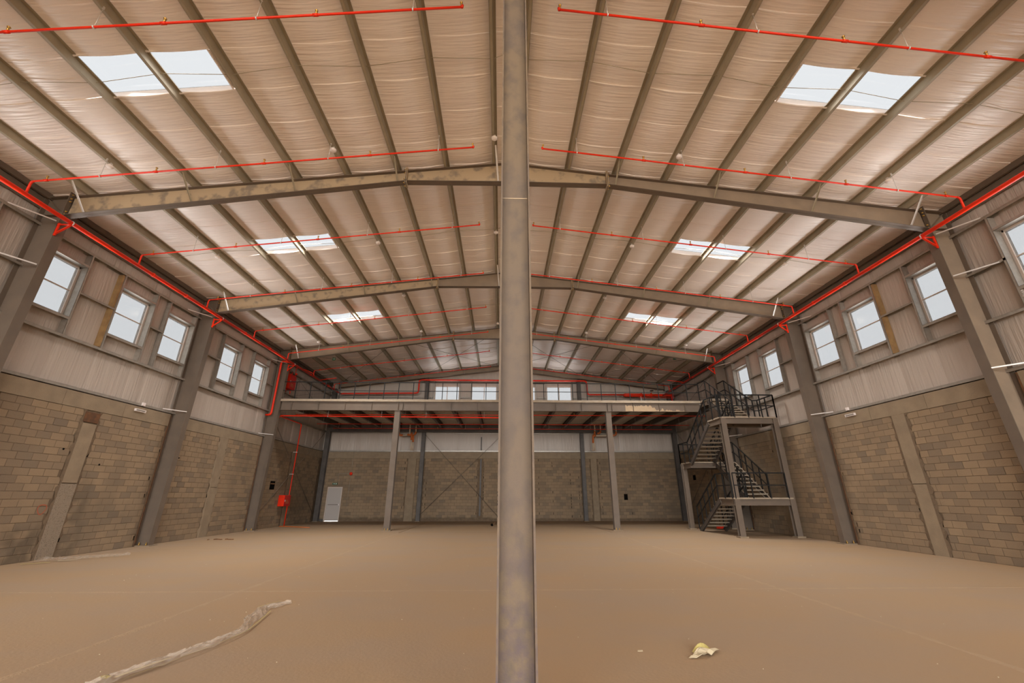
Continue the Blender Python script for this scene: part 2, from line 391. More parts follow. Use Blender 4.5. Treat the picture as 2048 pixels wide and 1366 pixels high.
# rear wall
DX0, DX1, DZ = -12.30, -11.36, 2.2
rseg = [(-12.98,-6.88,False,True), (-6.25,-6.02,False,False), (-5.68,-1.75,True,True), (-1.42,5.68,True,True), (6.02,6.42,False,True), (6.9,12.98,True,False)]
rb = []
for bl in course_blocks(rseg, rng):
    x0, x1, z1 = bl[0]-bl[2]/2, bl[0]+bl[2]/2, bl[1]+.1
    if bl[1]-.1 < DZ and x1 > DX0-.06 and x0 < DX1+.06:
        if x0 < DX0-.14: bl[0], bl[2] = (x0+DX0-.07)/2, DX0-.07-x0
        elif x1 > DX1+.14: bl[0], bl[2] = (x1+DX1+.07)/2, x1-DX1-.07
        else: continue
    rb.append(bl)
WALL_B = make_wall('wall_rear', 'rear gable block wall below the mezzanine with grey door and foil lining', rb, lambda t, z: ((t, YR, z), 0.0), None)
for a, b, z0, z1 in ((-13.2,DX0-.05,0,4.2),(DX0-.05,DX1+.05,DZ+.03,4.2),(DX1+.05,13.2,0,4.2)):
    MB().box(a, b, YR+.007, YR+.24, z0, z1).build('mortar_bed', mortar_m, WALL_B)
for k in range(9):
    a = -13.0+26*k/9; MB().box(a+.004, a+26/9-.004, YR-.012+rng.uniform(-.006,.006), YR+.24, 4.205, 4.66).build('ring_beam', conc, WALL_B)
MB().box(-6.85, -6.27, YR-.03, YR+.2, 0, 4.2).build('pilaster', conc, WALL_B)
MB().box(6.45, 6.87, YR-.03, YR+.2, 0, 4.2).build('pilaster', conc, WALL_B)
MB().box(-1.64, -1.53, YR-.02, YR+.1, .34, 4.17).build('slot_channel', steel_dark, WALL_B, 'dark vertical steel channel set in the block wall')
MB().box(-1.62, -1.55, YR-.02, YR+.1, 4.8, 5.75).build('slot_channel', steel_dark, WALL_B)
MB().box(8.69, 8.95, YR-.01, YR+.01, 1.38, 1.78).build('wall_hole', hole_m, WALL_B, 'black rectangular hole in the blocks')
for k in range(NCO):
    for e in (-5.45, -1.85, -1.35, -.35, 1.2, 2.6, 3.6, 4.9, 5.5, -7.05, 7.1, 9.2):
        if rng.random() < .3:
            MB().box(e-.014, e+.014, YR-.007, YR+.01, k*CH+.03, k*CH+.17).build('open_joint', hole_m, WALL_B)
MB().box(-13.0, -12.35, YR-.005, YR+.05, 0, .16).build('footing_band', steel_dark, WALL_B)
MB().box(-11.3, 13.0, YR-.008, YR+.05, 0, .17).build('footing_band', mortar_m, WALL_B)

# ------------------------------------------------------------------ lining of the walls, windows, girts
WINY = [(7.72,9.12), (10.30,11.70), (13.00,14.40), (15.10,16.50), (18.55,19.95), (21.10,22.50)]
WZ0, WZ1 = 6.68, 8.33
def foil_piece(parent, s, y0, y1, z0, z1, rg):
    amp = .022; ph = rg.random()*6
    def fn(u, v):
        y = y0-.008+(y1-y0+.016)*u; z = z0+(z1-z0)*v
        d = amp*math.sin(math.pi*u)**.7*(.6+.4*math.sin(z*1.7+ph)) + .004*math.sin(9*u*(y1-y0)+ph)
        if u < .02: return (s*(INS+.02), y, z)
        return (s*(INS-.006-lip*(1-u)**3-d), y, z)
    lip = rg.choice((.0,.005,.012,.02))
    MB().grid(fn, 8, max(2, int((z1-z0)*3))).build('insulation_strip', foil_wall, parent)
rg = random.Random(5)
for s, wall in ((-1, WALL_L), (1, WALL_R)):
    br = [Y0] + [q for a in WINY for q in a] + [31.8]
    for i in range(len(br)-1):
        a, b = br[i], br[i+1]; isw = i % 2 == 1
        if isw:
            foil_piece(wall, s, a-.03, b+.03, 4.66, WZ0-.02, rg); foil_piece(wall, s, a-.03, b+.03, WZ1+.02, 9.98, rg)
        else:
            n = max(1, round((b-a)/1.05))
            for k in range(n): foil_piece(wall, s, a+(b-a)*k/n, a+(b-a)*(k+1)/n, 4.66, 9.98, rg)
for s, wall in ((-1, WALL_L), (1, WALL_R)):
    def skin(y0, y1, z0, z1):
        q = sorted((s*13.32, s*13.35)); MB().box(q[0], q[1], y0, y1, z0, z1).build('cladding_sheet', deck_m, wall)
    skin(Y0, 31.9, 0, WZ0-.03); skin(Y0, 31.9, WZ1+.03, 10.3)
    br = [Y0] + [q for a in WINY for q in a] + [31.9]
    for i in range(0, len(br), 2): skin(br[i]+(.03 if i else 0)-.06*(i > 0), br[i+1]+.03, WZ0-.03, WZ1+.03)
def c_bar(s, y0, y1, z, h=.075, d=.19, x=13.0, t=.004):
    """girt along y: horizontal web with an inner and an outer flange"""
    m = MB()
    for (xa, xb, za, zb) in ((x, x+d, z+h/2-t, z+h/2), (x, x+t, z-h/2, z+h/2), (x+d-t, x+d, z-h/2, z+h/2), (x, x+.02, z-h/2, z-h/2+t)):
        q = sorted((s*xa, s*xb)); m.box(q[0], q[1], y0, y1, za, zb)
    return m
LEV = {4.73: 'lowest', 6.10: 'window sill', 8.80: 'window head'}
for s in (-1, 1):
    for z, nm in LEV.items():
        tag(c_bar(s, Y0, 31.5, z, .085).build('wall_girt', galv), f'{nm} level galvanised girt along the side wall on the {SIDE[s]}', 'girt', 'side wall girts')
    # short mid-height girts between windows
    spans = [(9.12,10.3), (11.76,12.94), (14.46,15.04), (17.0,18.49), (20.01,21.04), (22.56,23.2)]
    for i, (a, b) in enumerate(spans):
        tag(c_bar(s, a, b, 7.50, .065).build('wall_girt', galv), f'short galvanised girt between windows, {ORD[i]} along the {SIDE[s]}', 'girt', 'short girts between windows')
    tag(c_bar(s, 23.7, 31.2, 7.45, .065).build('wall_girt', galv), f'long mid height girt above the mezzanine floor, {SIDE[s]}', 'girt', 'short girts between windows')
wn = 0
def side_window(s, idx, y0, y1):
    global wn; wn += 1
    t = thing(f'window_{wn}', f'high two-pane window, {ORD[idx]} along the wall on the {SIDE[s]}', 'window', 'high side windows', 'structure')
    def B(xa, xb, ya, yb, za, zb): q = sorted((s*xa, s*xb)); return (q[0], q[1], ya, yb, za, zb)
    zm = (WZ0+WZ1)/2+.02; fx0, fx1 = 13.22, 13.30
    m = MB()
    for q in ((y0-.04,y0+.05,WZ0-.04,WZ1+.04), (y1-.05,y1+.04,WZ0-.04,WZ1+.04), (y0,y1,WZ1-.05,WZ1+.04), (y0,y1,WZ0-.04,WZ0+.05)): m.box(*B(fx0, fx1+.03, *q))
    m.build('frame', frame_m, t)
    MB().box(*B(fx0+.02, fx1-.02, y0+.05, y1-.05, zm-.016, zm+.016)).build('transom', frame_m, t)
    for za, zb in ((WZ0+.05, zm-.016), (zm+.016, WZ1-.05)):
        MB().box(*B(13.26, 13.264, y0+.05, y1-.05, za, zb)).build('pane', glass_m, t)
    for e, yy in ((-1, y0), (1, y1)):      # galvanised jamb studs
        c = MB(); a, b = sorted((yy, yy+e*.062)); wa, wb = sorted((yy, yy+e*.005))
        c.box(*B(13.0, 13.2, wa, wb, 6.14, 8.76)); c.box(*B(13.0, 13.005, a, b, 6.14, 8.76)); c.box(*B(13.195, 13.2, a, b, 6.14, 8.76))
        la, lb = sorted((yy+e*.057, yy+e*.062)); c.box(*B(13.0, 13.02, la, lb, 6.14, 8.76)).box(*B(13.18, 13.2, la, lb, 6.14, 8.76))
        ochre = (idx == 2 and ((s < 0 and e < 0) or (s > 0 and e < 0)))
        c.build('jamb_stud', galv, t)
        if ochre:
            oa, ob = sorted((yy+e*.064, yy+e*.13)); MB().box(*B(13.02, 13.19, oa, ob, 6.16, 8.74)).build('packing_stud', galv_rust, t, 'ochre primed stud beside the window')
    MB().box(*B(13.0, 13.2, y0, y1, WZ1, WZ1+.005)).box(*B(13.0, 13.006, y0, y1, WZ1, WZ1+.075)).build('head_channel', galv, t)
    MB().box(*B(13.0, 13.2, y0, y1, WZ0-.005, WZ0)).box(*B(13.0, 13.006, y0, y1, WZ0-.08, WZ0)).build('sill_channel', galv, t)
def window_light(loc, direction, sx, sy, watts, parent):      # fill lamp added inside the panes, aimed up to brighten the ceiling
    ld = bpy.data.lights.new('window_fill_light', 'AREA'); ld.shape = 'RECTANGLE'; ld.size = sx; ld.size_y = sy; ld.energy = watts; ld.spread = R(100); ld.color = (1.0,.97,.94)
    o = bpy.data.objects.new('window_fill_light', ld); C.objects.link(o); o.location = loc
    o.rotation_euler = Vector(direction).to_track_quat('-Z', 'Z').to_euler(); o.parent = parent
for s in (-1, 1):
    for i, (a, b) in enumerate(WINY):
        side_window(s, i, a, b)
        window_light((s*12.93, (a+b)/2, (WZ0+WZ1)/2), (-s*.84, 0, .54), b-a-.2, .7, WIN_W, bpy.data.objects[f'window_{wn}'])
# stencil on the first jamb stud of the staircase side
fc = bpy.data.curves.new('stud_marking', 'FONT'); fc.body = '8T10'; fc.size = .085; fc.extrude = .0005; fc.align_x = 'CENTER'
fo = bpy.data.objects.new('stud_marking', fc); C.objects.link(fo); fo.data.materials.append(white_m)
fo.rotation_euler = (R(90), R(90), R(-90)); fo.location = (12.998, 9.13, 6.48)
fo.parent = [o for o in C.objects if o.name == 'window_7'][0]

# rear lining with four windows
RW = [(-5.28,-3.38), (-2.45,-.50), (.55,2.50), (3.38,5.32)]; RZ0, RZ1 = 7.95, 9.66
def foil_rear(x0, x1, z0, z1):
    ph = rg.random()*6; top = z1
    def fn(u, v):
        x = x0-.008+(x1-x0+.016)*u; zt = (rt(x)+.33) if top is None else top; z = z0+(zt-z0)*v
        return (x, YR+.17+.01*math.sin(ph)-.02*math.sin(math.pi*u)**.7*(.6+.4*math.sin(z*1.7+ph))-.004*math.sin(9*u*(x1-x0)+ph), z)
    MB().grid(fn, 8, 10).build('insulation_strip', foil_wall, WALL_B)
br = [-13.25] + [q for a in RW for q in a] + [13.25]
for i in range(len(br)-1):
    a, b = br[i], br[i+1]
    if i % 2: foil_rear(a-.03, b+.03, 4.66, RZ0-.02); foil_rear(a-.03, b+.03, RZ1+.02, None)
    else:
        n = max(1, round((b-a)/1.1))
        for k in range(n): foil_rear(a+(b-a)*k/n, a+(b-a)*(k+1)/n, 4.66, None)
for i, (a, b) in enumerate(RW):
    wn += 1; t = thing(f'window_{wn}', f'rear gable window above the mezzanine, {["first","second","third","last"][i]} counted from the hose cabinet', 'window', 'rear gable windows', 'structure')
    m = MB(); ya, yb = YR+.14, YR+.24
    for q in ((a-.04,a+.05,RZ0-.04,RZ1+.04), (b-.05,b+.04,RZ0-.04,RZ1+.04), (a,b,RZ1-.05,RZ1+.04), (a,b,RZ0-.04,RZ0+.05)): m.box(q[0], q[1], ya, yb+.03, q[2], q[3])
    m.build('frame', frame_m, t); xm = (a+b)/2
    MB().box(xm-.025, xm+.025, ya, yb, RZ0+.05, RZ1-.05).build('mullion', frame_m, t)
    for xa, xb in ((a+.05, xm-.025), (xm+.025, b-.05)): MB().box(xa, xb, YR+.19, YR+.194, RZ0+.05, RZ1-.05).build('pane', glass_m, t)
    window_light((xm, YR-.05, (RZ0+RZ1)/2), (0, -.62, .78), b-a-.2, .7, WIN_W*.5, t)
    for xx, e in ((a, -1), (b, 1)):
        q = sorted((xx+e*.005, xx+e*.07)); MB().box(q[0], q[1], YR-.02, YR+.16, 6.9, 10.12).build('jamb_stud', galv, t)
def rear_girt(xa, xb, z, lab): tag(MB().box(xa, xb, YR-.03, YR-.025, z-.04, z+.045).box(xa, xb, YR-.03, YR+.16, z+.04, z+.045).build('wall_girt', galv), lab, 'girt', 'rear wall girts')
rear_girt(-12.95, 12.95, 4.73, 'lowest galvanised girt on the rear gable wall'); rear_girt(-12.6, 12.6, 6.02, 'galvanised girt on the rear wall just under the mezzanine')
rear_girt(-8.6, 8.6, 10.15, 'window head girt on the rear gable wall')
for (a, b), nm in zip(((-12.6,-5.4),(-3.3,-2.55),(-.4,.45),(2.6,3.3),(5.4,12.6)), ('below the red header, hose cabinet side','between first and second gable windows','between second and third gable windows','between third and last gable windows','behind the fire valve assembly')):
    rear_girt(a, b, 8.72, f'short gable girt {nm}')
for z0, z1 in ((4.6, RZ0-.03), (RZ1+.03, 11.8)): MB().box(-13.4, 13.4, YR+.26, YR+.29, z0, z1).build('cladding_sheet', deck_m, WALL_B)
br = [-13.4] + [q for a in RW for q in a] + [13.4]
for i in range(0, len(br), 2): MB().box(br[i]-(.03 if i else 0), br[i+1]+.03, YR+.26, YR+.29, RZ0-.03, RZ1+.03).build('cladding_sheet', deck_m, WALL_B)
MB().box(-13.4, DX0-.04, YR+.25, YR+.28, 0, 4.7).box(DX1+.04, 13.4, YR+.25, YR+.28, 0, 4.7).box(DX0-.04, DX1+.04, YR+.25, YR+.28, DZ+.02, 4.7).build('cladding_sheet', mortar_m, WALL_B)
d = thing('door_1', 'pale grey steel door with push bar in the rear block wall', 'door', kind='structure')
MB().box(DX0-.05, DX0, YR-.02, YR+.14, 0, DZ+.05).box(DX1, DX1+.05, YR-.02, YR+.14, 0, DZ+.05).box(DX0, DX1, YR-.02, YR+.14, DZ, DZ+.05).build('door_frame', frame_m, d)
MB().box(DX0, DX1, YR+.03, YR+.08, .035, DZ).build('door_leaf', door_m, d)
MB().box(DX0+.10, DX1-.12, YR-.02, YR+.03, 1.07, 1.10).build('push_bar', steel, d)
MB().box(DX1-.11, DX1-.04, YR-.03, YR+.03, 1.03, 1.13).build('lock_case', white_m, d)

# ------------------------------------------------------------------ roof: lining strips, purlins, skylights
ceil = thing('ceiling', 'white foil insulation lining under the pitched roof', 'ceiling', kind='structure')
SW = 6.655/7; SKX = (6.46, 9.24)
sky_rows = {}
xs_edges = [0.0] + PUR + [13.3]
VV = [0, .025, .06, .12, .25, .45, .65, .85, 1.0]
def strip(s, xa, xb, y0, y1, rgx):
    stops = [xa] + [p for p in PUR if xa < p < xb] + [xb]; cols = []
    for i in range(len(stops)-1):
        n = max(2, int((stops[i+1]-stops[i])*4.5))
        for k in range(n): cols.append((stops[i]+(stops[i+1]-stops[i])*k/n, (stops[i+1]-stops[i]), k/n))
    cols.append((xb, 1, 0)); nv = 8; m = MB(); ph = rgx.random()*6; ov = .012; lo = rgx.uniform(.0, .012); lip_h = rgx.choice((.003, .006, .012, .018, .024))
    amps = {}
    for ci, (x, span, u) in enumerate(cols):
        for j in range(nv+1):
            v = VV[j]; y = y0-ov+(y1-y0+2*ov)*v
            sag = .055*min(1, span/1.4)*math.sin(math.pi*u)
            bulge = (.005+.008*math.sin(math.pi*u))*math.sin(math.pi*v)**.6 if u > 0 else 0.004
            wob = .004*math.sin(x*2.3+ph)*math.sin(y*7+ph)
            drop = lip_h*math.sin(math.pi*u)**.5 if 0 < u < 1 else 0
            z = rt(x)+.205-sag-bulge-wob-lo*(1-v)*math.sin(math.pi*u)
            if j == 0: m.v.append((s*x, y, z+.012)); m.v.append((s*x, y+.001, z-drop))
            else: m.v.append((s*x, y, z-drop*(1-v)**14))
    nvv = nv+2
    for ci in range(len(cols)-1):
        for j in range(nv+1): q = ci*nvv+j; m.f.append((q, q+1, q+nvv+1, q+nvv)); m.sm.append(True)
    return m
rgx = random.Random(21)
k0 = math.floor((Y0-(BAYM[0]-SW/2))/SW); k = k0
while True:
    y0 = BAYM[0]-SW/2+SW*k; y1 = y0+SW
    if y0 > 31.75: break
    y1 = min(y1, 31.85)
    issky = (k % 7 == 0) and 3 < y0 < 22
    for s in (-1, 1):
        if issky:
            strip(s, 0, SKX[0], y0, y1, rgx).build('insulation_strip', foil_roof, ceil); strip(s, SKX[1], 13.32, y0, y1, rgx).build('insulation_strip', foil_roof, ceil)
            sky_rows.setdefault(s, []).append((y0, y1))
        else: strip(s, 0, 13.32, y0, y1, rgx).build('insulation_strip', foil_roof, ceil)
    k += 1
SKN = ['nearest to the camera', 'over the second window bay', 'nearest to the mezzanine', 'extra']
for s in (-1, 1):
    rows = [r for r in sky_rows[s] if r[0] > 0]
    for i, (y0, y1) in enumerate(rows):
        t = thing('skylight', f'translucent white roof light {SKN[i]}, {SIDE[s]}', 'skylight', 'roof lights')
        xa, xb = SKX
        def zz(x, dz): return rt(x)+.2+dz
        p = [(s*xa,y0,zz(xa,.13)),(s*xb,y0,zz(xb,.13)),(s*xb,y1,zz(xb,.13)),(s*xa,y1,zz(xa,.13))]
        q = [(a, b, c+.006) for a, b, c in p]
        if s > 0: MB().hexa(p+q).build('sheet', sky_m, t)
        else: MB().hexa([p[1],p[0],p[3],p[2],q[1],q[0],q[3],q[2]]).build('sheet', sky_m, t)
        m = MB()
        for (ya, yb) in ((y0-.03, y0), (y1, y1+.03)):
            m.hexa([(s*xa,ya,zz(xa,-.03)),(s*xb,ya,zz(xb,-.03)),(s*xb,yb,zz(xb,-.03)),(s*xa,yb,zz(xa,-.03)),(s*xa,ya,zz(xa,.14)),(s*xb,ya,zz(xb,.14)),(s*xb,yb,zz(xb,.14)),(s*xa,yb,zz(xa,.14))])
        for (x1_, x2_) in ((xa-.03, xa), (xb, xb+.03)):
            m.hexa([(s*x1_,y0,zz(x1_,-.03)),(s*x2_,y0,zz(x2_,-.03)),(s*x2_,y1,zz(x2_,-.03)),(s*x1_,y1,zz(x1_,-.03)),(s*x1_,y0,zz(x1_,.14)),(s*x2_,y0,zz(x2_,.14)),(s*x2_,y1,zz(x2_,.14)),(s*x1_,y1,zz(x1_,.14))])
        m.build('curb', foil_roof, t)
        ld = bpy.data.lights.new('rooflight_daylight', 'AREA'); ld.shape = 'RECTANGLE'; ld.size = xb-xa-.1; ld.size_y = y1-y0-.06
        ld.energy = ROOF_W[i]; ld.spread = R(ROOF_SPREAD[i]); ld.color = (1.0, .97, .945)
        lo_ = bpy.data.objects.new('rooflight_daylight', ld); C.objects.link(lo_); lo_.location = (s*(xa+xb)/2, (y0+y1)/2, zz((xa+xb)/2, .02)); lo_.parent = t
# purlins (Z sections) and eave struts
def zsec(s, x):
    z = rt(x); t = .006; f = .07; h = .2; l = .018
    # polygon list of thin plates in (x,z)
    P = [((x-t/2, z), (x+t/2, z+h)), ((x-f, z+h-t), (x, z+h)), ((x, z), (x+f, z+t)), ((x+f-t, z), (x+f, z+l)), ((x-f, z+h-l), (x-f+t, z+h))]
    m = MB()
    for (a, b) in P:
        q = sorted((s*a[0], s*b[0])); m.box(q[0], q[1], Y0, 31.5, a[1], b[1])
    return m
PN = ['ridge', 'second', 'third', 'fourth', 'fifth', 'sixth', 'seventh', 'eighth', 'ninth']
for s in (-1, 1):
    for i, x in enumerate(PUR):
        lab = f'galvanised roof purlin beside the ridge on the {SIDE[s]}' if i == 0 else f'galvanised roof purlin, {PN[i]} from the ridge on the {SIDE[s]}'
        tag(zsec(s, x).build('roof_purlin', purlin_m), lab, 'purlin', 'roof purlins')
    q = lambda a, b: sorted((s*a, s*b))
    m = MB(); z = 9.60
    for (xa, xb, za, zb) in ((13.06,13.07,z,z+.24), (13.0,13.07,z+.232,z+.24), (12.99,13.07,z,z+.008), (13.0,13.008,z,z+.03), (13.07,13.2,z+.232,z+.24), (13.1,13.13,z-.35,z)):
        a = q(xa, xb); m.box(a[0], a[1], Y0, 31.5, za, zb)
    tag(m.build('eave_strut', steel), f'grey eave strut where roof meets wall on the {SIDE[s]}', 'eave strut', 'eave struts')
# sag rods
BAYN = ['nearest roof bay', 'second roof bay', 'third roof bay', 'rear roof bay']
for s in (-1, 1):
    for b in range(4):
        y = (FY[b]+FY[b+1])/2 - .0
        pts = [(s*x, y + (.06 if i % 2 else -.06), rt(x)+.10) for i, x in enumerate([.02]+PUR+[13.04])]
        tag(MB().tube(pts, .007, 6).build('sag_rod', purlin_m), f'thin sag rod across the purlins in the {BAYN[b]}, {SIDE[s]}', 'rod', 'roof sag rods')

# ------------------------------------------------------------------ portal frames
def plate_poly(m, poly, y0, y1): m.prism(poly, 'y', y0, y1)
NB = MB().lathe([(.016,0),(.016,.014),(.009,.014),(.009,.03)], (0,0,0), 6).mesh('bolt', brass)
FN = ['unseen', 'nearest', 'second', 'third', 'rear']
def rafter_side(s, f, y, mat, last=False):
    xk, xs_ = 12.44, 3.03
    zb = lambda x: 10.47 - (x-3.03)*.1485
    if last: zb = lambda x: rt(x)-.34
    t = thing('roof_rafter', f'tapered steel rafter of the {FN[f]} portal frame on the {SIDE[s]}', 'rafter', 'portal frame rafters')
    fw = .10
    MB().prism([(s*xs_, zb(xs_)), (s*xk, zb(xk)), (s*xk, rt(xk)), (s*xs_, rt(xs_))][::s], 'y', y-.006, y+.006).build('web', mat, t)
    MB().prism([(s*xs_, rt(xs_)-.016), (s*xk, rt(xk)-.016), (s*xk, rt(xk)), (s*xs_, rt(xs_))][::s], 'y', y-fw, y+fw).build('top_flange', steel, t)
    MB().prism([(s*xs_, zb(xs_)), (s*xk, zb(xk)), (s*xk, zb(xk)+.016), (s*xs_, zb(xs_)+.016)][::s], 'y', y-fw, y+fw).build('bottom_flange', steel, t)
    a = sorted((s*xk, s*(xk+.022))); MB().box(a[0], a[1], y-.13, y+.13, zb(xk)-.10, rt(xk)+.12).build('end_plate', steel, t)
    if not last:
        for yy in (-1, 1):
            for zz in (rt(xk)+.05, rt(xk)-.08, rt(xk)-.18, zb(xk)+.12, zb(xk)+.03):
                inst('bolt', NB, t, (s*(xk-.0), y+yy*.075, zz), (1.5,1.5,1.5), (0, R(-90)*s, 0))
        a = sorted((s*xs_, s*(xs_+.02))); MB().box(a[0], a[1], y-.12, y+.12, zb(xs_)-.09, rt(xs_)+.10).build('splice_plate', steel_dusty, t)
        for zz in (rt(xs_)+.05, rt(xs_)-.07, zb(xs_)+.08, zb(xs_)-.05):
            for yy in (-1, 1): inst('bolt', NB, t, (s*(xs_+.02), y+yy*.07, zz), (1.5,1.5,1.5), (0, R(90)*s, 0))
            
    return t
def ridge_piece(f, y, mat, last=False):
    t = thing('ridge_beam', f'peaked middle beam of the {FN[f]} portal frame under the ridge', 'ridge beam', 'portal frame ridge beams')
    x = 3.01; zb = 10.47; zc = 10.50
    if last: zb = rt(x)-.34; zc = rt(0)-.34
    for s in (-1, 1):
        MB().prism([(0,zc),(s*x,zb),(s*x,rt(x)),(0,rt(0))][::s], 'y', y-.006, y+.006).build('web', mat, t)
        MB().prism([(0,rt(0)-.016),(s*x,rt(x)-.016),(s*x,rt(x)),(0,rt(0))][::s], 'y', y-.1, y+.1).build('top_flange', steel, t)
        MB().prism([(0,zc),(s*x,zb),(s*x,zb+.016),(0,zc+.016)][::s], 'y', y-.1, y+.1).build('bottom_flange', steel, t)
        if not last:
            a = sorted((s*x, s*(x-.02))); MB().box(a[0], a[1], y-.12, y+.12, zb-.09, rt(x)+.10).build('splice_plate', steel_dusty, t)
for f, y in enumerate(FY):
    last = f == 4
    rafter_side(-1, f, y, steel_dusty if f in (1, 2) else raft_m, last); rafter_side(1, f, y, raft_m, last); ridge_piece(f, y, steel_dusty if f == 1 else raft_m, last)
def frame_column(s, f, y):
    webm = raft_m if (f == 1 and s > 0) else (steel if f < 3 else steel)
    t = thing('steel_column', f'tapered steel portal column of the {FN[f]} frame against the block wall, {SIDE[s]}', 'column', 'portal frame columns')
    xo = 13.10; xi = lambda z: 12.60-.019*z; zt = 9.62; fw = .125
    MB().prism([(s*xi(0),0.03),(s*xo,.03),(s*xo,zt),(s*xi(zt),zt+.08)][::s], 'y', y-.006, y+.006).build('web', webm, t)
    MB().prism([(s*xi(0),.03),(s*(xi(0)+.018),.03),(s*(xi(8.95)+.018),8.95),(s*xi(8.95),8.95)][::s], 'y', y-fw, y+fw).build('inner_flange', steel, t)
    a = sorted((s*(xo-.018), s*xo)); MB().box(a[0], a[1], y-fw, y+fw, .03, zt).build('outer_flange', steel, t)
    MB().prism([(s*xi(9.05),9.05),(s*xo,9.05),(s*xo,9.068),(s*xi(9.05),9.068)][::s], 'y', y-.11, y+.11).build('stiffener', steel, t)
    MB().prism([(s*12.5,zt+.06),(s*xo,zt),(s*xo,zt+.018),(s*12.5,zt+.078)][::s], 'y', y-fw, y+fw).build('cap_plate', steel, t)
    MB().bar((s*13.02,y-.05,9.58), (s*12.5,y-.05,9.1), .012, .10, (0,1,0)).build('stiffener', steel, t)
    a = sorted((s*12.5, s*13.14)); MB().box(a[0], a[1], y-.19, y+.19, 0, .03).build('base_plate', conc, t)
    for xx in (12.7, 12.95):
        for e in (-1, 1): inst('anchor_bolt', NB, t, (s*xx, y+e*.09, .03), (1.6,1.6,3.2))
for f in (1, 2, 3):
    for s in (-1, 1): frame_column(s, f, FY[f])
# fly braces from rafter to purlins and from column to girts
for f in (1, 2, 3):
    y = FY[f]
    for s in (-1, 1):
        for i in (8, 6, 4, 2):
            x = PUR[i]; zb = 10.47-(x-3.03)*.1485+.03
            tag(MB().bar((s*x, y-.02, zb), (s*x, y-.62, rt(x)+.06), .045, .006, (s,0,0)).bar((s*(x-.02), y-.02, zb), (s*(x-.02), y-.62, rt(x)+.06), .006, .04, (s,0,0)).build('fly_brace', white_met if i == 8 else purlin_m),
                f'thin angle brace from the {FN[f]} frame rafter to the {PN[i]} purlin, {SIDE[s]}', 'brace', 'rafter fly braces')
        for zg, nm in ((8.84,'head'), (7.46,'mid height'), (4.78,'lowest')):
            if nm == 'mid height' and f > 1: continue
            ln = .75 if nm != 'lowest' else .55
            tag(MB().bar((s*12.50, y-.13, zg), (s*13.02, y-ln-.13, zg+.02), .006, .035).build('fly_brace', white_met),
                f'pale strut from the {FN[f]} column to the {nm} girt, {SIDE[s]}', 'brace', 'column fly braces')
for f in (1, 2):
    y = FY[f]; tag(MB().bar((-.27, y-.03, 10.52), (-.35, y-.80, rt(.38)+.01), .05, .05, (1,0,0)).build('fly_brace', white_met), f'bright white strut from the ridge purlin to the {FN[f]} frame', 'brace', 'ridge struts')

# foreground column
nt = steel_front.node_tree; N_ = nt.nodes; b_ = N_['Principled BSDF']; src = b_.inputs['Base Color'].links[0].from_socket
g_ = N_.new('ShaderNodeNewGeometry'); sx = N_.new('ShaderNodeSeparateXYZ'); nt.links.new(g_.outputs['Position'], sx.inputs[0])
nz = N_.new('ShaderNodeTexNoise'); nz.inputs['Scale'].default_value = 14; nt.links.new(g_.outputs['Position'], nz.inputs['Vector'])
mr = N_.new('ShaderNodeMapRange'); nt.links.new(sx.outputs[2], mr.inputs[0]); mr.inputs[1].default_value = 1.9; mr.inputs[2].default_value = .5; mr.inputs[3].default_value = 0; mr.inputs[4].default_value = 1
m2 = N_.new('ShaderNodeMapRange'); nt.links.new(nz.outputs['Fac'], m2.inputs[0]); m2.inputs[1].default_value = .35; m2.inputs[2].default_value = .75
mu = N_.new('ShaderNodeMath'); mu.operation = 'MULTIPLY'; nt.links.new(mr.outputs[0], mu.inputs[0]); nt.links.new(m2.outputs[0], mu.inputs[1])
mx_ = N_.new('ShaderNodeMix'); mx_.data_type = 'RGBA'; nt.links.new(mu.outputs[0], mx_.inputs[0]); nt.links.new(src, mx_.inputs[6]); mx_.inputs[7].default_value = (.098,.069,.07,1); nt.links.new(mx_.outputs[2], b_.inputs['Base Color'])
t = thing('steel_column', 'tall dusty steel column standing in the middle of the foreground', 'column')
cy = FY[0]; xa, xb = -.135, .146
MB().box(xa, xb, cy-.006, cy+.006, .025, 10.5).build('web', steel_front, t)
for q in ((xa, xa+.016), (xb-.016, xb)): MB().box(q[0], q[1], cy-.125, cy+.125, .025, 10.5).build('flange', steel_front, t)
MB().box(xa+.016, xb-.016, cy-.010, cy-.006, 4.52, 4.53).build('weld_seam', steel_dusty, t)
MB().box(xa-.08, xb+.08, cy-.2, cy+.2, 0, .025).build('base_plate', steel_dark, t)

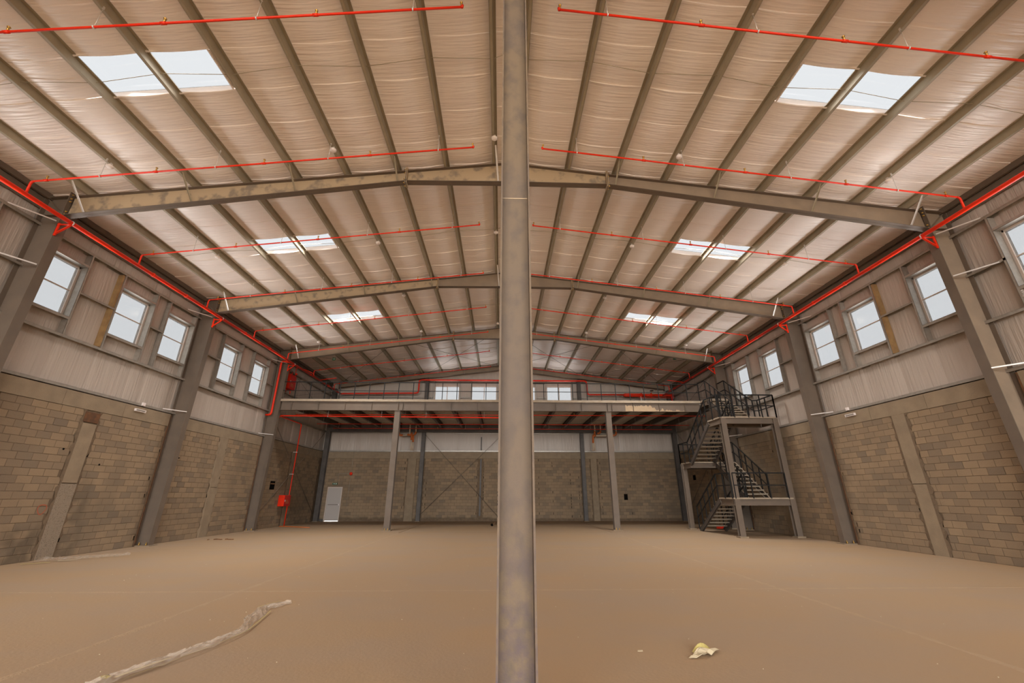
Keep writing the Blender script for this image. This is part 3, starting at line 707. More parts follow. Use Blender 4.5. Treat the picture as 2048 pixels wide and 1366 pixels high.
# ------------------------------------------------------------------ roof sprinkler mains and branches
PX, PZ = 12.12, 8.80
BY = [5.37, 8.854, 12.33, 15.73, 19.17, 22.57, 26.02, 29.5]
for s in (-1, 1):
    t = thing('sprinkler_main', f'thick red sprinkler main running under the eave on the {SIDE[s]}', 'pipe', 'eave sprinkler mains')
    end = [(s*PX, Y0, PZ), (s*PX, 30.88, PZ)]
    MB().tube(end, .058, 14).build('pipe', red_m, t)
    y = 1.5; c = MB().lathe([(.066,0),(.072,.02),(.072,.07),(.066,.09)], (0,0,0), 14, (0,1,0)).mesh('coupling', red_m)
    for y in (4.4, 7.2, 12.9, 14.5, 18.4, 20.6, 25.5, 28.4): inst('coupling', c, t, (s*PX, y, PZ))
    for f in (1, 2, 3):
        y = FY[f]-.11; xi = 12.60-.019*8.8
        MB().bar((s*xi, y, PZ-.07), (s*(PX-.05), y, PZ-.07), .045, .03).bar((s*xi, y, PZ-.38), (s*(PX-.04), y, PZ-.09), .045, .03).bar((s*(xi-.015), y, PZ-.42), (s*(xi-.015), y, PZ-.02), .06, .03).build('bracket', red_m, t)
        MB().lathe([(.062,0),(.068,0),(.068,.03),(.062,.03)], (s*PX, y+.02, PZ), 14, (0,1,0)).build('clamp', white_met, t)
HEADX = [11.80, 9.15, 6.45, 3.71, .965]; HANG = [10.5, 7.66, 4.79, 1.89]
head_me = MB().lathe([(.012,0),(.012,.035),(.020,.04),(.020,.05),(.008,.052),(.008,.075),(.026,.078),(.026,.084)], (0,0,0), 10).mesh('sprinkler_head', brass)
tee_me = MB().lathe([(.030,-.05),(.030,.05)], (0,0,0), 10, (1,0,0)).mesh('tee', red_m)
ring_me = MB().lathe([(.026,-.012),(.033,-.012),(.033,.012),(.026,.012)], (0,0,0), 10, (1,0,0)).mesh('hanger_ring', white_met)
def bz(x): return 9.203 + (12.155-x)*.1253
BN = ['nearest', 'second', 'third', 'fourth', 'fifth', 'sixth', 'seventh', 'rearmost']
for i, y in enumerate(BY):
    for s in (-1, 1):
        t = thing('sprinkler_branch', f'red roof sprinkler branch pipe, {BN[i]} on the {SIDE[s]}', 'pipe', 'roof sprinkler branches')
        MB().tube([(s*12.10,y,bz(12.10)), (s*.95,y,bz(.95))], .0215, 10).build('pipe', red_m, t)
        MB().tube([(s*12.135,y,PZ+.04), (s*12.14,y,9.13), (s*12.13,y,9.185), (s*12.08,y,bz(12.08))], .026, 10).build('riser', red_m, t)
        MB().tube([(s*.97,y,bz(.97)), (s*.945,y,bz(.95)+.005), (s*.94,y,bz(.95)+.045)], .027, 10).build('end_elbow', red_m, t)
        for x in HEADX:
            inst('sprinkler_head', head_me, t, (s*x, y, bz(x)+.02), (1.1,1.1,1.3))
            if x > 1: inst('tee', tee_me, t, (s*x, y, bz(x)), rot=(0, R(7.1)*s, 0))
        for x in HANG:
            h = MB().tube([(s*x,y,bz(x)+.03), (s*x,y,rt(x)+.03)], .006, 6); h.box(s*x-.012, s*x+.012, y-.015, y+.015, rt(x)-.02, rt(x)+.04)
            h.build('hanger_rod', white_met, t); inst('hanger_ring', ring_me, t, (s*x, y, bz(x)))
# smoke detectors under the purlins
DY = [9.0, 13.46, 17.85, 22.45, 27.35]
ROWN = ['nearest row', 'second row', 'third row', 'fourth row', 'rear row']
def detector(x, y, lab):
    t = thing('smoke_detector', lab, 'detector', 'smoke detectors under the roof'); z = rt(x)
    MB().box(x-.03, x+.03, y-.03, y+.03, z-.05, z+.02).build('bracket', white_met, t)
    MB().lathe([(.065,-.05),(.085,-.06),(.085,-.095),(.06,-.125),(.03,-.135)], (x,y,z), 16).build('dome', white_m, t)
for r, y in enumerate(DY):
    for x, nm in ((-10.53,'outer purlin, hose cabinet side'), (-4.78,'middle purlin, hose cabinet side'), (-.38,'ridge purlin'), (4.78,'middle purlin, staircase side'), (10.53,'outer purlin, staircase side')):
        if r == 4 and x != -10.53 and x != 10.53: continue
        if r == 2 and x == -.38: continue
        detector(x, y, f'white smoke detector, {ROWN[r]}, under the {nm}')
# roof and wall bracing rods in the rear bay
def rod(p, q, lab, r=.010): tag(MB().tube([p, q], r, 6).build('brace_rod', steel_dark), lab, 'rod', 'rear bay bracing rods')
for s in (-1, 1):
    rod((s*6.6,23.7,rt(6.6)-.12), (s*12.3,31.0,rt(12.3)-.1), f'outer roof bracing rod sloping to the rear corner, {SIDE[s]}')
    rod((s*12.3,23.7,rt(12.3)-.12), (s*6.2,31.0,rt(6.2)-.1), f'outer roof bracing rod sloping from the third column, {SIDE[s]}')
    rod((s*6.0,23.7,rt(6)-.1), (s*.4,31.0,rt(.4)-.12), f'inner roof bracing rod reaching the rear ridge, {SIDE[s]}')
    rod((s*.5,23.7,rt(.5)-.12), (s*5.9,31.0,rt(5.9)-.1), f'inner roof bracing rod starting at the third ridge, {SIDE[s]}')
    rod((s*12.96,23.7,5.9), (s*12.96,31.1,.5), f'lower wall bracing rod falling to the rear corner, {SIDE[s]}', .012)
    rod((s*12.93,23.7,.5), (s*12.93,31.1,6.0), f'lower wall bracing rod rising to the rear corner, {SIDE[s]}', .012)
    rod((s*12.90,23.5,9.2), (s*12.90,31.3,6.9), f'upper wall bracing rod falling to the rear corner, {SIDE[s]}')
    rod((s*12.86,23.5,6.9), (s*12.86,31.3,9.0), f'upper wall bracing rod rising to the rear corner, {SIDE[s]}')
rod((-5.72,31.3,5.9), (-.2,31.3,.2), 'rear wall bracing rod falling away from the drain pipes', .013)
rod((-5.72,31.28,.4), (-.2,31.28,5.75), 'rear wall bracing rod rising away from the column foot', .013)

# rear gable posts
for x, lab in ((-12.78,'dark rear corner post beside the grey door'), (-5.83,'dark gable post beside the crossed bracing rods'), (5.85,'dark gable post beside the pale pilaster'), (12.80,'dark rear corner post behind the staircase')):
    t = thing('gable_post', lab, 'post', 'rear gable posts'); wv = .16 if abs(x) > 10 else .13
    zt = rt(x)-.36
    MB().box(x-wv, x+wv, 31.22, 31.236, .03, zt).build('flange', steel_dark, t)
    MB().box(x-.006, x+.006, 31.236, 31.45, .03, zt).build('web', steel_dark, t)
    MB().box(x-wv, x+wv, 31.45, 31.466, .03, zt).build('flange', steel_dark, t)
    MB().box(x-wv-.05, x+wv+.05, 31.17, 31.5, 0, .03).build('base_plate', conc, t)

# ------------------------------------------------------------------ mezzanine
t = thing('mezzanine_floor', 'dusty concrete mezzanine floor on corrugated decking across the rear', 'mezzanine')
MB().box(-12.48, 12.62, MEZ_Y-.1, 31.15, 6.66, MEZ_Z).build('slab', slab_m, t)
MB().box(-12.48, 11.28, MEZ_Y-.112, MEZ_Y-.1, 6.645, MEZ_Z+.005).build('edge_trim', slab_m, t)
MB().box(11.30, 12.62, 22.68, MEZ_Y-.1, 6.68, MEZ_Z).build('stair_head_slab', slab_m, t)
m = MB(); n = 26
for i in range(n):
    y = MEZ_Y+.12+i*.29; m.prism([(y,6.60),(y+.12,6.60),(y+.15,6.655),(y+.29,6.655),(y+.29,6.66),(y,6.66)], 'x', -12.45, 12.6)
m.build('decking', deck_m, t)
def ib(m, axis, a, b, c, z0, z1, fw, tf=.016, tw=.01):
    if axis == 'x': m.box(a,b,c-fw,c+fw,z0,z0+tf); m.box(a,b,c-fw,c+fw,z1-tf,z1); m.box(a,b,c-tw/2,c+tw/2,z0+tf,z1-tf)
    else: m.box(c-fw,c+fw,a,b,z0,z0+tf); m.box(c-fw,c+fw,a,b,z1-tf,z1); m.box(c-tw/2,c+tw/2,a,b,z0+tf,z1-tf)
    return m
t = thing('mezzanine_beam', 'grey front edge beam of the mezzanine with web stiffeners', 'beam')
MB().box(-12.44, 11.24, MEZ_Y-.1, MEZ_Y+.1, 6.15, 6.166).build('bottom_flange', steel, t)
MB().box(-12.44, 11.24, MEZ_Y-.1, MEZ_Y+.1, 6.634, 6.65).build('top_flange', steel, t)
MB().box(-12.44, 11.24, MEZ_Y-.006, MEZ_Y+.006, 6.166, 6.634).build('web', steel, t)
JX = [k*1.479 for k in range(-8, 9)]
for x in JX:
    if -12.4 < x < 11.2:
        MB().box(x-.005, x+.005, MEZ_Y-.095, MEZ_Y-.006, 6.166, 6.634).build('stiffener', steel, t)
        if abs(abs(x)-5.916) < .01: MB().box(x+.25, x+.26, MEZ_Y-.095, MEZ_Y-.006, 6.166, 6.634).build('stiffener', steel, t)
sp = MB(); xx = 6.95; up = []; dn = []       # cement splashed over the beam web
while xx < 10.35:
    k_ = (xx-6.95)/3.4; top = 6.56-.14*rng.random() if xx < 8.5 else 6.42-.22*rng.random(); up.append((xx, max(6.2, top-(.12 if xx > 9.4 else 0)))); dn.append((xx, 6.168)); xx += .06
for i_ in range(len(up)-1):
    b_ = len(sp.v); yy_ = MEZ_Y-.0095; sp.v += [(dn[i_][0],yy_,dn[i_][1]),(dn[i_+1][0],yy_,dn[i_+1][1]),(up[i_+1][0],yy_,up[i_+1][1]),(up[i_][0],yy_,up[i_][1])]; sp.f.append((b_,b_+1,b_+2,b_+3)); sp.sm.append(False)
sp.build('cement_splash', joint_m, t, 'pale cement splash on the beam web')
t = thing('mezzanine_beam', 'dark rear beam carrying the mezzanine along the gable wall', 'beam')
ib(MB(), 'x', -12.6, 12.6, 31.0, 6.03, 6.6, .1).build('beam_section', steel_dark, t)
for e in (-1, 1): MB().box(e*12.1-.06, e*12.1+.06, 30.99, 31.03, 6.05, 6.6).build('stiffener', steel_dark, t)
JN = ['first','second','third','fourth','fifth','sixth','seventh','eighth','ninth','tenth','eleventh','twelfth','thirteenth','fourteenth','fifteenth','sixteenth','last']
for i, x in enumerate(JX):
    m = MB(); ib(m, 'y', MEZ_Y+.11, 30.89, x, 6.27, 6.6, .075)
    tag(m.build('mezzanine_joist', steel_dark), f'dark joist under the mezzanine, {JN[i]} counted from the hose cabinet', 'joist', 'mezzanine joists')
for s, lab in ((-1,'grey steel post under the mezzanine front beside the drain pipes, hose cabinet side'), (1,'grey steel post under the mezzanine front, staircase side')):
    t = thing('mezzanine_post', lab, 'post', 'mezzanine posts'); x = s*5.92
    for e in (-1, 1): MB().box(x-.15, x+.15, MEZ_Y+e*.13-.008, MEZ_Y+e*.13+.008, .03, 6.13).build('flange', steel, t)
    MB().box(x-.005, x+.005, MEZ_Y-.122, MEZ_Y+.122, .03, 6.13).build('web', steel, t)
    MB().box(x-.2, x+.2, MEZ_Y-.2, MEZ_Y+.2, 6.13, 6.15).build('cap_plate', steel, t)
    MB().box(x-.24, x+.24, MEZ_Y-.22, MEZ_Y+.22, 0, .03).build('base_plate', conc, t)
    for ex in (-1, 1): inst('anchor_bolt', NB, t, (x+ex*.08, MEZ_Y-.17, .03), (1.6,1.6,3.2))
def rail_tube(m, p, q, wd=.04): return m.bar(p, q, wd, wd)
ry = MEZ_Y-.07
t = thing('mezzanine_railing', 'dark two-rail guard along the mezzanine edge', 'railing')
rail_tube(MB(), (-12.5,ry,7.76), (11.3,ry,7.76)).build('top_rail', black_m, t)
rail_tube(MB(), (-12.5,ry,7.26), (11.3,ry,7.26), .03).build('mid_rail', black_m, t)
x = -11.77; k = 0
while x < 11.3:
    MB().box(x-.018, x+.018, ry-.018, ry+.018, MEZ_Z, 7.745).build('baluster_post', black_m, t); x += .8278
MB().box(1.2, 2.35, ry-.025, ry+.03, 7.72, 7.775).build('rail_sleeve', black_m, t)

# ------------------------------------------------------------------ staircase
st = thing('steel_staircase', 'four-flight dusty steel staircase with black railings up to the mezzanine', 'staircase')
XL0, XL1, XR0, XR1, XF = 10.02, 11.28, 11.38, 12.46, 12.66
LA, LB, LC = 1.60, 3.38, 5.13
YF, YL, YT, YB = 19.12, 20.42, 22.92, 24.15
def flight(x0, x1, ya, za, yb, zb, nst, name='flight'):
    """stringers from (ya,za) to (yb,zb); treads are sub-parts"""
    m = MB(); d = Vector((0, yb-ya, zb-za)); L = d.length; nrm = Vector((0, -d.z, d.y))/L
    if nrm.z < 0: nrm = -nrm
    for xx, s in ((x0, 1), (x1, -1)):
        for (lo, hi, xw) in ((-.02, .0, .07), (-.24, -.22, .07), (-.24, 0, .008)):
            p = [Vector((xx, ya, za))+nrm*lo, Vector((xx, yb, zb))+nrm*lo, Vector((xx, yb, zb))+nrm*hi, Vector((xx, ya, za))+nrm*hi]
            q = [v+Vector((s*xw,0,0)) for v in p]; m.hexa(p+q)
    fo = m.build(name, steel_dark, st)
    for k in range(1, nst):
        u = k/nst; y = ya+(yb-ya)*u; z = za+(zb-za)*u; sg = 1 if yb > ya else -1
        MB().box(x0+.02, x1-.02, y-.14, y+.14, z-.005, z+.003).box(x0+.02, x1-.02, *sorted((y-sg*.14, y-sg*.134)), z-.055, z).box(x0+.02, x1-.02, *sorted((y+sg*.134, y+sg*.14)), z-.03, z).build('tread', tread_m, fo)
    return fo
def landing(x0, x1, y0, y1, z, front):
    m = MB().box(x0-.01, x1+.01, y0-.01, y1+.01, z-.06, z)
    lo = m.build('landing', tread_m, st)
    b = MB(); d = .26
    for yy in (y0+.06, y1-.06): ib(b, 'x', x0+.02, x1-.02, yy, z-.06-d, z-.06, .06, .012, .008)
    for xx in (x0+.04, x1-.04): ib(b, 'y', y0+.13, y1-.13, xx, z-.06-d, z-.06, .05, .012, .008)
    b.build('landing_beam', steel, lo)
    return lo
flight(XL0, XL1, YT+.02, .10, YL, LA, 9); landing(XL0, XF, YF, YL, LA, True)
flight(XR0, XR1, YL, LA, YT, LB, 10); landing(XL0, XR1, YT, YB, LB, False)
flight(XL0, XL1, YT, LB, YL-.05, LC, 10); landing(XL0, XF, YF, YL-.05, LC, True)
flight(XR0, XR1, YL-.05, LC, 22.66, MEZ_Z, 10)
b = MB(); ib(b, 'y', 22.7, MEZ_Y-.1, 11.34, 6.42, 6.66, .05, .012, .008); ib(b, 'y', 22.7, MEZ_Y-.1, 12.58, 6.42, 6.66, .05, .012, .008); b.build('stair_head_beam', steel, st)
for (x, y, h, lab) in ((10.17,YF+.1,LC-.06,None), (12.62,YF+.1,LC-.06,None), (10.10,YB-.12,LB-.06,None), (12.34,YB-.12,LB-.06,None)):
    p = MB()
    for e in (-1, 1): p.box(x-.12, x+.12, y+e*.1-.007, y+e*.1+.007, .06, h)
    p.box(x-.004, x+.004, y-.093, y+.093, .06, h); po_ = p.build('stair_post', steel, st)
    MB().box(x-.18, x+.18, y-.17, y+.17, 0, .06).build('base_plate', conc, po_)
def guard(pts, ht=1.03, step=.62, posts=True, mid=.5):
    """railing over a polyline of floor points"""
    m = MB(); pts = [Vector(p) for p in pts]
    for i in range(len(pts)-1):
        a, b_ = pts[i], pts[i+1]
        for h, wd in ((ht, .05), (ht*mid, .04)): m.bar(a+Vector((0,0,h)), b_+Vector((0,0,h)), wd, wd)
    ro = m.build('guard_rail', black_m, st)
    for i in range(len(pts)-1):
        a, b_ = pts[i], pts[i+1]; L = (b_-a).length; n = max(1, round(L/step))
        for k in range(n+1):
            if i and k == 0: continue
            q = a+(b_-a)*k/n; MB().box(q.x-.022, q.x+.022, q.y-.022, q.y+.022, q.z-.04, q.z+ht).build('rail_post', black_m, ro)
e = .02
guard([(XL0-e, YT-.05, .12), (XL0-e, YL, LA), (XL0-e, YF+.02, LA)])                 # flight 1 outer + landing A side
guard([(XL0+.1, YF, LA), (XF-.18, YF, LA)], step=.75)
guard([(XL1, YT-.05, .12), (XL1, YL, LA)])
guard([(XR0, YL, LA), (XR0, YT, LB)]); guard([(XR1, YL, LA), (XR1, YT, LB), (XR1, YB, LB)])
guard([(XL0-e, YB, LB), (XL0-e, YT, LB), (XL0-e, YL-.05, LC), (XL0-e, YF, LC)])
guard([(XL0-.02, YB, LB), (XR1, YB, LB)], step=.8)
guard([(XL1, YT, LB), (XL1, YL-.05, LC)])
guard([(XL0+.05, YF, LC), (XF+.05, YF, LC)], step=.66); guard([(XF+.05, YF, LC), (XF+.02, YL-.1, LC), (XR1, YL-.05, LC), (XR1, 22.66, MEZ_Z), (XR1, MEZ_Y, MEZ_Z)])
guard([(XR0, YL-.05, LC), (XR0-.02, 22.66, MEZ_Z), (11.28, MEZ_Y-.08, MEZ_Z)])
for z, zz in ((LA, LB), (LC, MEZ_Z)):     # crossed bars at the middle of the front landing
    MB().bar((XL1+.03, YL, z+.05), (XR0+.25, YL+.35, z+.95), .035, .035).bar((XR0-.05, YL, z+.05), (XR0+.1, YL+.4, z+.85), .035, .035).build('diagonal_bar', black_m, st)

# ------------------------------------------------------------------ pipework below and above the mezzanine
def pipe(name, pts, r, lab, cat='pipe', group=None, mat=red_m, n=12):
    t = thing(name, lab, cat, group); MB().tube(pts, r, n).build('pipe', mat, t); return t
t = pipe('sprinkler_main', [(-12.62,23.75,5.74), (-12.57,23.75,5.86), (-12.5,23.75,5.90), (.5,23.75,5.83), (.62,23.8,5.87), (.65,24.0,5.9), (.65,28.5,5.95)], .037, 'thick red sprinkler main hung under the mezzanine front', group='mezzanine sprinkler pipes')
for x in (-9.9, -6.9, -4.4, -1.1):
    MB().tube([(x,23.75,5.9), (x,23.75,6.27)], .007, 6).build('hanger_rod', white_met, t); inst('hanger_ring', ring_me, t, (x,23.75,5.875), (1,1.4,1.4))
for i, (y, xa, xb) in enumerate(((24.35,-12.0,12.0), (27.8,-12.2,12.45), (29.75,-11.9,12.05))):
    t = pipe('sprinkler_branch', [(xa,y,6.09), (xb,y,6.09)], .02, f'thin red sprinkler branch under the mezzanine, {["front","middle","rear"][i]} one', group='mezzanine sprinkler pipes', n=8)
    x = xa+.4; k = 0
    while x < xb:
        MB().tube([(x,y,6.1), (x,y,6.62)], .006, 6).build('hanger_rod', white_met, t)
        inst('sprinkler_head', head_me, t, (x+1.0, y, 6.105)); x += 2.95
t = pipe('hose_riser', [(-12.57,23.9,5.9), (-12.75,24.4,5.93), (-12.78,26.85,5.93), (-12.80,26.95,5.85), (-12.80,26.95,1.75), (-12.80,26.95,.0)], .03, 'thin red riser pipe from mezzanine main down to the hose cabinet', n=10)
for z in (4.2, 2.9): MB().box(-13.0, -12.76, 26.91, 26.99, z-.02, z+.02).build('clip', white_met, t)
def cabinet(y0, y1, z0, z1, depth, lab, writing=True):
    t = thing('hose_cabinet', lab, 'cabinet', 'fire hose cabinets'); xb = -WX+.02; xf = xb+depth
    MB().box(xb, xf, y0, y1, z0, z1).build('body', red_m, t)
    dr = MB().box(xf, xf+.012, y0+.02, y1-.02, z0+.02, z1-.02).build('door', red_dark, t)
    MB().box(xf+.012, xf+.03, y0+.06, y0+.10, (z0+z1)/2-.05, (z0+z1)/2+.05).build('handle', white_met, dr)
    for k in range(3):
        MB().box(xf+.012, xf+.0135, y0+.18, y1-.18-.05*k, z0+.16+.07*k, z0+.175+.07*k).build('text_line', yellow_m, dr)
    return t
cabinet(26.15, 26.9, 1.10, 1.70, .34, 'red fire hose cabinet on the riser above the ground floor')
t = cabinet(24.25, 25.0, 7.62, 8.48, .34, 'red fire hose cabinet above the mezzanine railing')
MB().tube([(-12.85,24.4,8.48), (-12.85,24.4,8.85)], .022, 8).build('stub_pipe', red_m, t)
MB().tube([(-12.85,24.75,8.48), (-12.85,24.75,8.72)], .022, 8).build('stub_pipe', red_m, t)
MB().tube([(-12.85,24.4,7.62), (-12.85,24.4,7.42)], .022, 8).build('stub_pipe', red_m, t)
MB().tube([(-12.8,24.8,7.62), (-12.8,24.8,7.38)], .022, 8).build('stub_pipe', red_m, t)
t = pipe('hose_feed_pipe', [(-12.8,25.05,8.3), (-12.8,25.05,9.05), (-12.75,25.1,9.12), (-12.6,26.0,9.2), (-12.25,26.15,9.05), (-12.13,26.15,8.85)], .022, 'thin red feed pipe from eave main to the upper hose cabinet', n=8)
MB().lathe([(.05,0),(.06,.02),(.06,.07),(.04,.09)], (-12.78,25.05,8.68), 12, (1,0,0)).build('alarm_bell', red_m, t)
pipe('drop_pipe', [(-12.15,23.12,PZ+.02), (-12.60,23.12,8.90), (-12.70,23.12,8.89), (-12.74,23.12,8.80), (-12.74,23.12,5.98), (-12.77,23.12,5.88), (-12.84,23.12,5.84), (-13.03,23.12,5.83)], .052, 'bent red drop pipe in front of the third column')
t = pipe('sprinkler_header', [(-12.13,30.85,PZ), (-12.0,30.98,8.85), (-6.58,31.0,8.93), (-6.45,31.0,8.97), (-6.40,31.0,9.1), (-6.40,31.0,9.78), (-6.36,31.0,9.9), (-6.22,31.0,9.95), (6.22,31.0,9.95), (6.36,31.0,9.9), (6.40,31.0,9.78), (6.40,31.0,9.06), (6.45,31.0,8.93), (6.58,31.0,8.88), (9.15,30.9,8.86)], .058, 'red header pipe looping over the rear gable windows')
for x in (-9.5, -3, 0, 3): MB().lathe([(.066,-.04),(.072,-.03),(.072,.03),(.066,.04)], (x, 31.0, 8.88 if x < -6.4 else 9.95), 14, (1,0,0)).build('coupling', red_m, t)
t = thing('valve_set', 'red fire valve assembly with black handwheel on the mezzanine', 'valve')
MB().lathe([(.06,0),(.13,.12),(.13,1.35),(.17,1.36),(.17,1.42),(.11,1.43),(.11,2.1),(.17,2.11),(.17,2.17),(.10,2.2),(.10,3.75),(.15,3.76),(.15,3.82)], (9.1,30.85,8.83), 16, (1,0,0)).build('body', red_m, t)
MB().tube([(11.32,30.85,8.9), (11.32,30.85,9.15)], .03, 8).build('stem', brass, t)
MB().tube([(11.32+.13*math.cos(a*math.pi/8), 30.85+.13*math.sin(a*math.pi/8), 9.17) for a in range(17)], .018, 8).box(11.19, 11.45, 30.835, 30.865, 9.155, 9.185).box(11.305, 11.335, 30.72, 30.98, 9.155, 9.185).build('handwheel', black_m, t)
MB().tube([(10.3,30.8,8.72), (10.3,30.8,8.62), (12.95,30.8,8.62), (12.95,30.8,8.74)], .02, 8).build('drain_line', red_m, t)
for x in (10.45, 12.8): MB().box(x-.05, x+.05, 30.8, 30.9, 6.77, 8.75).build('support', red_dark if x > 12 else white_met, t)
pipe('sprinkler_stub', [(-12.13,27.0,8.84), (-11.05,27.0,8.98)], .025, 'short red stub pipe behind the mezzanine railing, hose cabinet side', n=8)
pipe('sprinkler_stub', [(12.13,27.0,8.84), (11.05,27.0,8.98)], .025, 'short red stub pipe behind the mezzanine railing, staircase side', n=8)
# drain stacks
def drains(lab, segs, fit, down):
    t = thing('drain_stack', lab, 'drain pipe', 'soil drain stacks'); y = 30.75
    for pts in segs: MB().tube([(p[0], y, p[1]) for p in pts], .055, 12).build('pipe', pvc_m, t)
    for pts in fit: MB().tube([(p[0], y, p[1]) for p in pts], .07, 12).build('fitting', orange_m, t)
    for pts in down: MB().tube([(p[0], y, p[1]) for p in pts], .055, 12).build('pipe', pvc_m, t)
drains('orange and beige drain stack beside the gable post, hose cabinet side',
       [((-7.52,6.55),(-7.52,5.9)), ((-6.74,6.6),(-6.74,5.85)), ((-6.30,6.55),(-6.30,5.98)), ((-7.25,5.76),(-6.75,5.8))],
       [((-7.52,5.98),(-7.50,5.84),(-7.42,5.77),(-7.22,5.77)), ((-6.9,5.80),(-6.62,5.80)), ((-6.60,5.95),(-6.58,5.42)), ((-6.47,5.80),(-6.45,5.28)), ((-6.30,6.02),(-6.33,5.88),(-6.42,5.80))],
       [((-6.57,5.45),(-6.56,4.7)), ((-6.44,5.3),(-6.43,4.7))])
drains('orange and beige drain stack beside the gable post, staircase side',
       [((6.74,6.6),(6.72,6.05)), ((7.16,6.6),(7.15,6.12)), ((8.31,6.55),(8.30,6.02)), ((8.1,5.80),(6.8,5.77))],
       [((6.72,6.1),(6.70,5.85)), ((7.15,6.16),(7.13,6.03),(7.05,5.95),(6.9,5.93)), ((8.30,6.06),(8.28,5.9),(8.2,5.82),(8.02,5.80)), ((6.70,5.9),(6.58,5.76),(6.55,5.25)), ((6.78,5.80),(6.62,5.72))],
       [((6.54,5.3),(6.52,4.7)), ((6.66,5.6),(6.65,4.7))])
# signs and small fittings
def exit_sign(x, y, z, wd, ht, lab, rod_top=None):
    t = thing('exit_sign', lab, 'sign', 'green exit signs')
    MB().box(x-wd/2, x+wd/2, y-.02, y+.02, z-ht/2, z+ht/2).build('panel', green_m, t)
    a = MB(); q = ht*.28
    a.prism([(x-wd*.38, z-q*.3), (x-wd*.08, z-q*.3), (x-wd*.08, z-q), (x+wd*.08, z), (x-wd*.08, z+q), (x-wd*.08, z+q*.3), (x-wd*.38, z+q*.3)], 'y', y-.022, y-.0205)
    a.box(x+wd*.2, x+wd*.36, y-.022, y-.0205, z-q, z+q); a.build('arrow_mark', white_m, t)
    if rod_top:
        for e in (-1, 1): MB().tube([(x+e*wd*.4, y, z+ht/2), (x+e*wd*.4, y, rod_top)], .004, 6).build('suspension_rod', white_met, t)
exit_sign(-11.88, YR-.04, 2.46, .34, .13, 'green exit sign above the grey rear door')
exit_sign(-10.37, 24.5, 9.5, .18, .16, 'green exit sign hung from the roof, hose cabinet side', rt(10.4)+.2)
exit_sign(10.66, 24.5, 9.72, .18, .16, 'green exit sign hung from the roof, staircase side', rt(10.66)+.2)
t = thing('fire_bell', 'round red fire bell on a conduit beside the rear door', 'bell')
MB().lathe([(.11,.0),(.11,.04),(.08,.075),(.03,.09)], (-10.84,YR-.02,3.14), 18, (0,-1,0)).build('gong', red_m, t)
MB().tube([(-10.84,YR-.02,3.2), (-10.82,YR-.02,4.68)], .01, 6).build('conduit', galv, t)
MB().tube([(-10.84,YR-.02,3.05), (-10.90,YR-.02,.9)], .008, 6).build('conduit', galv, t)
MB().tube([(-10.9,YR-.02,3.16), (-11.7,YR-.02,3.16), (-11.72,YR-.02,2.55)], .008, 6).build('conduit', galv, t)
for s in (-1, 1):
    t = thing('emergency_light', f'slim pale emergency light on the block wall, {SIDE[s]}', 'light fitting', 'emergency lights')
    xs = sorted((s*(WX-.02), s*(WX-.07))); y = 15.1 if s < 0 else 15.3
    MB().box(xs[0], xs[1], y-.23, y+.23, 4.48, 4.57).build('housing', white_m, t)
    xs = sorted((s*(WX-.07), s*(WX-.075))); MB().box(xs[0], xs[1], y-.19, y+.19, 4.50, 4.55).build('diffuser', galv, t)
    xs = sorted((s*13.0, s*12.95)); tag(MB().box(xs[0], xs[1], y+.0, y+.12, 4.71, 4.82).box(*sorted((s*12.95, s*12.945)), y+.03, y+.09, 4.74, 4.79).build('junction_box', white_m), f'small white junction box on the lowest girt, {SIDE[s]}', 'junction box', 'junction boxes')

# ------------------------------------------------------------------ things lying on the floor
rd = random.Random(9)
def sheet(name, cs, ws, mat, lab, cat, hs=.03, grp=None, n=9):
    cs = [Vector((a, b, 0)) for a, b in cs]; pts = []
    for i in range(len(cs)-1):
        for k in range(6): pts.append((cs[i].lerp(cs[i+1], k/6), ws[i]+(ws[i+1]-ws[i])*k/6))
    pts.append((cs[-1], ws[-1])); m = MB(); ph = rd.random()*9
    for i, (p, wd) in enumerate(pts):
        d = (pts[min(i+1, len(pts)-1)][0]-pts[max(i-1, 0)][0]).normalized(); s = Vector((-d.y, d.x, 0))
        for j in range(n):
            u = j/(n-1)-.5; h = abs(math.sin(i*1.3+j*2.1+ph))*hs*(1-1.6*abs(u))+.004+rd.random()*.006
            q = p+s*u*wd*(1+.25*math.sin(i*.9+ph)); m.v.append((q.x, q.y, max(.003, h)))
    for i in range(len(pts)-1):
        for j in range(n-1): q = i*n+j; m.f.append((q, q+1, q+n+1, q+n)); m.sm.append(False)
    o = m.build(name, mat); tag(o, lab, cat, grp); return o
def tape(parent, cs, wd, mat=yellow_m):
    m = MB()
    for i, (a, b, z) in enumerate(cs): 
        d = Vector((cs[min(i+1,len(cs)-1)][0]-cs[max(i-1,0)][0], cs[min(i+1,len(cs)-1)][1]-cs[max(i-1,0)][1], 0)).normalized(); s = Vector((-d.y, d.x, 0))*wd/2
        m.v += [(a-s.x, b-s.y, z), (a+s.x, b+s.y, z+.004)]
    for i in range(len(cs)-1): m.f.append((2*i, 2*i+1, 2*i+3, 2*i+2)); m.sm.append(False)
    m.build('tape_strip', mat, parent)
o = sheet('plastic_film', [(-3.62,8.15),(-3.86,7.8),(-3.72,7.2),(-3.52,6.6),(-3.60,6.1),(-3.75,5.6),(-3.88,5.2),(-3.98,4.85)], [.14,.26,.20,.14,.20,.24,.18,.2], film_m, 'crumpled clear plastic film strip with yellow tape on the open floor', 'plastic film', .06)
tape(o, [(-3.64,7.55,.03),(-3.52,7.0,.025),(-3.43,6.55,.03),(-3.44,6.2,.035),(-3.52,5.8,.04),(-3.62,5.45,.03),(-3.78,5.05,.02)], .018)
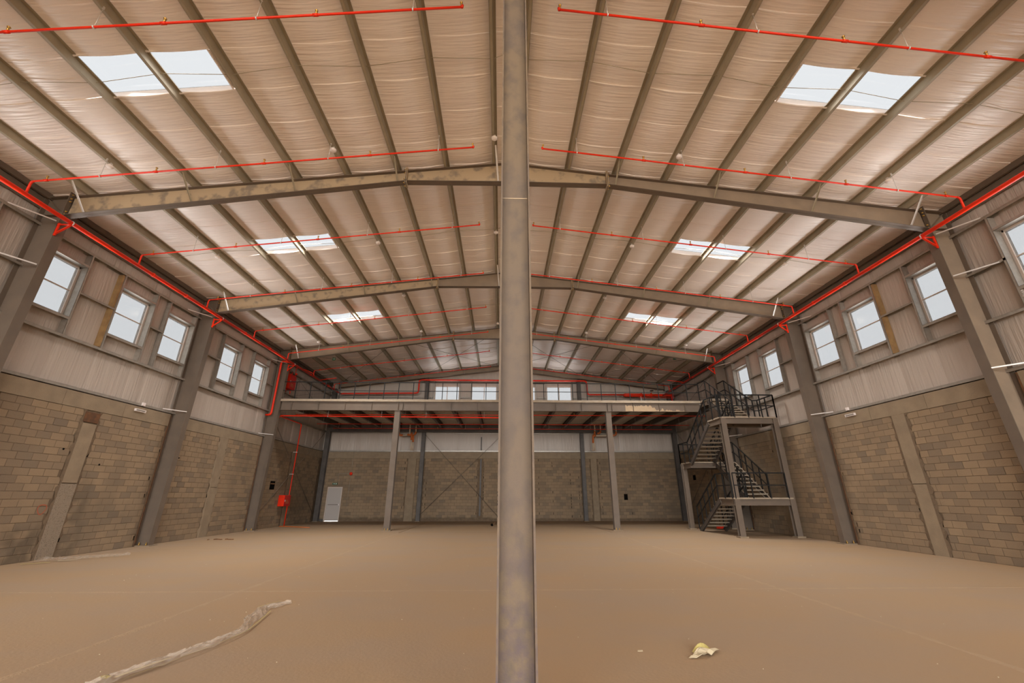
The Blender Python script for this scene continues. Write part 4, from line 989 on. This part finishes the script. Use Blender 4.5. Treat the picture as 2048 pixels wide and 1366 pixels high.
tape(o, [(-3.72,8.05,.06),(-3.82,7.85,.06),(-3.93,7.72,.04)], .03); tape(o, [(-3.68,5.5,.045),(-3.75,5.25,.05),(-3.83,5.0,.045)], .05, paper_m); tape(o, [(-4.02,5.08,.03),(-3.9,5.02,.035)], .06)
o = sheet('plastic_film', [(-12.75,13.2),(-12.4,13.3),(-12.0,13.55),(-11.6,13.85),(-11.2,14.2)], [.7,.6,.25,.2,.06], film_thin, 'thin clear plastic sheet slumped against the pilaster foot', 'plastic film', .10)
tape(o, [(-12.55,12.45,.02),(-12.1,12.75,.02)], .05); tape(o, [(-12.15,13.0,.02),(-11.85,13.25,.02)], .06, paper_m)
t = thing('paper_wrapper', 'crumpled cream paper wrapper lying on the open floor', 'litter')
MB().grid(lambda u, v: (2.02+.40*u+.05*math.sin(7*v), 5.48+.25*u+.10*(v-.5)*math.sin(math.pi*u)*1.8, .012+.05*abs(math.sin(5*u+3*v))*math.sin(math.pi*u)), 8, 5, False).build('sheet', paper_m, t)
MB().grid(lambda u, v: (2.10+.26*u, 5.60+.10*u+.07*v, .015+.07*v*math.sin(math.pi*u)), 6, 3, False).build('folded_edge', yellow_m, t)
tag(MB().prism([(1.49,5.73),(1.55,5.735),(1.56,5.77),(1.50,5.765)], 'z', .002, .006).build('paper_scrap', paper_m), 'tiny pale paper scrap left of the crumpled wrapper', 'litter')
for i in range(5):
    a = rd.uniform(0, 3); p = Vector((-11.9+.2*i, 18.9+rd.uniform(-.1,.2), .02)); dd = Vector((math.cos(a), math.sin(a)*.5, 0))*.16
    tag(MB().bar(p-dd, p+dd, .05, .03).build('timber_scrap', wood_m), 'broken brown timber scrap on the floor beyond the second column, hose cabinet side', 'litter', 'timber scraps beyond the second column')
tag(MB().tube([(-12.72,26.2,.03),(-12.4,26.3,.03),(-12.0,26.05,.025),(-11.4,25.8,.025),(-10.7,25.5,.02)], .022, 8).build('floor_hose', orange_m), 'thin orange hose lying on the floor below the hose cabinet', 'hose')
t = thing('dark_lump', 'small dark lump on the floor before the rear wall', 'litter')
MB().lathe([(.03,0),(.07,.03),(.08,.07),(.05,.12),(.015,.14)], (-.62,26.7,0), 12).build('body', hole_m, t); MB().bar((-.55,26.75,.05), (-.48,26.8,.18), .03, .03).build('stub', wood_m, t)
t = thing('red_hose_bundle', 'small red bundle on the floor under the lowest flight', 'hose')
MB().tube([(11.5+.25*math.cos(a*.7), 23.6+.2*math.sin(a*.7), .05+.008*a) for a in range(16)], .03, 8).build('coil', red_m, t)
tag(MB().bar((10.6,24.45,.02), (12.3,24.3,.02), .06, .04).bar((10.7,24.44,.05), (10.8,24.43,.05), .05, .03).build('timber_batten', wood_m), 'long brown timber batten on the floor behind the lowest flight', 'timber')
pebble = MB().lathe([(.004,0),(.012,.003),(.010,.008),(.003,.011)], (0,0,0), 6).mesh('pebble', paper_m)
gt = thing('grit', 'scattered pale grit specks on the dusty floor', 'grit', kind='stuff')
gm = MB()
for i in range(140):
    x, y = rd.uniform(-9, 9), rd.uniform(3.8, 13); q = rd.uniform(.003, .008)
    gm.lathe([(q*.6,0),(q,.4*q),(q*.5,q)], (x, y, 0), 5)
go = gm.build('grit_specks', paper_m, gt); go['kind'] = 'stuff'
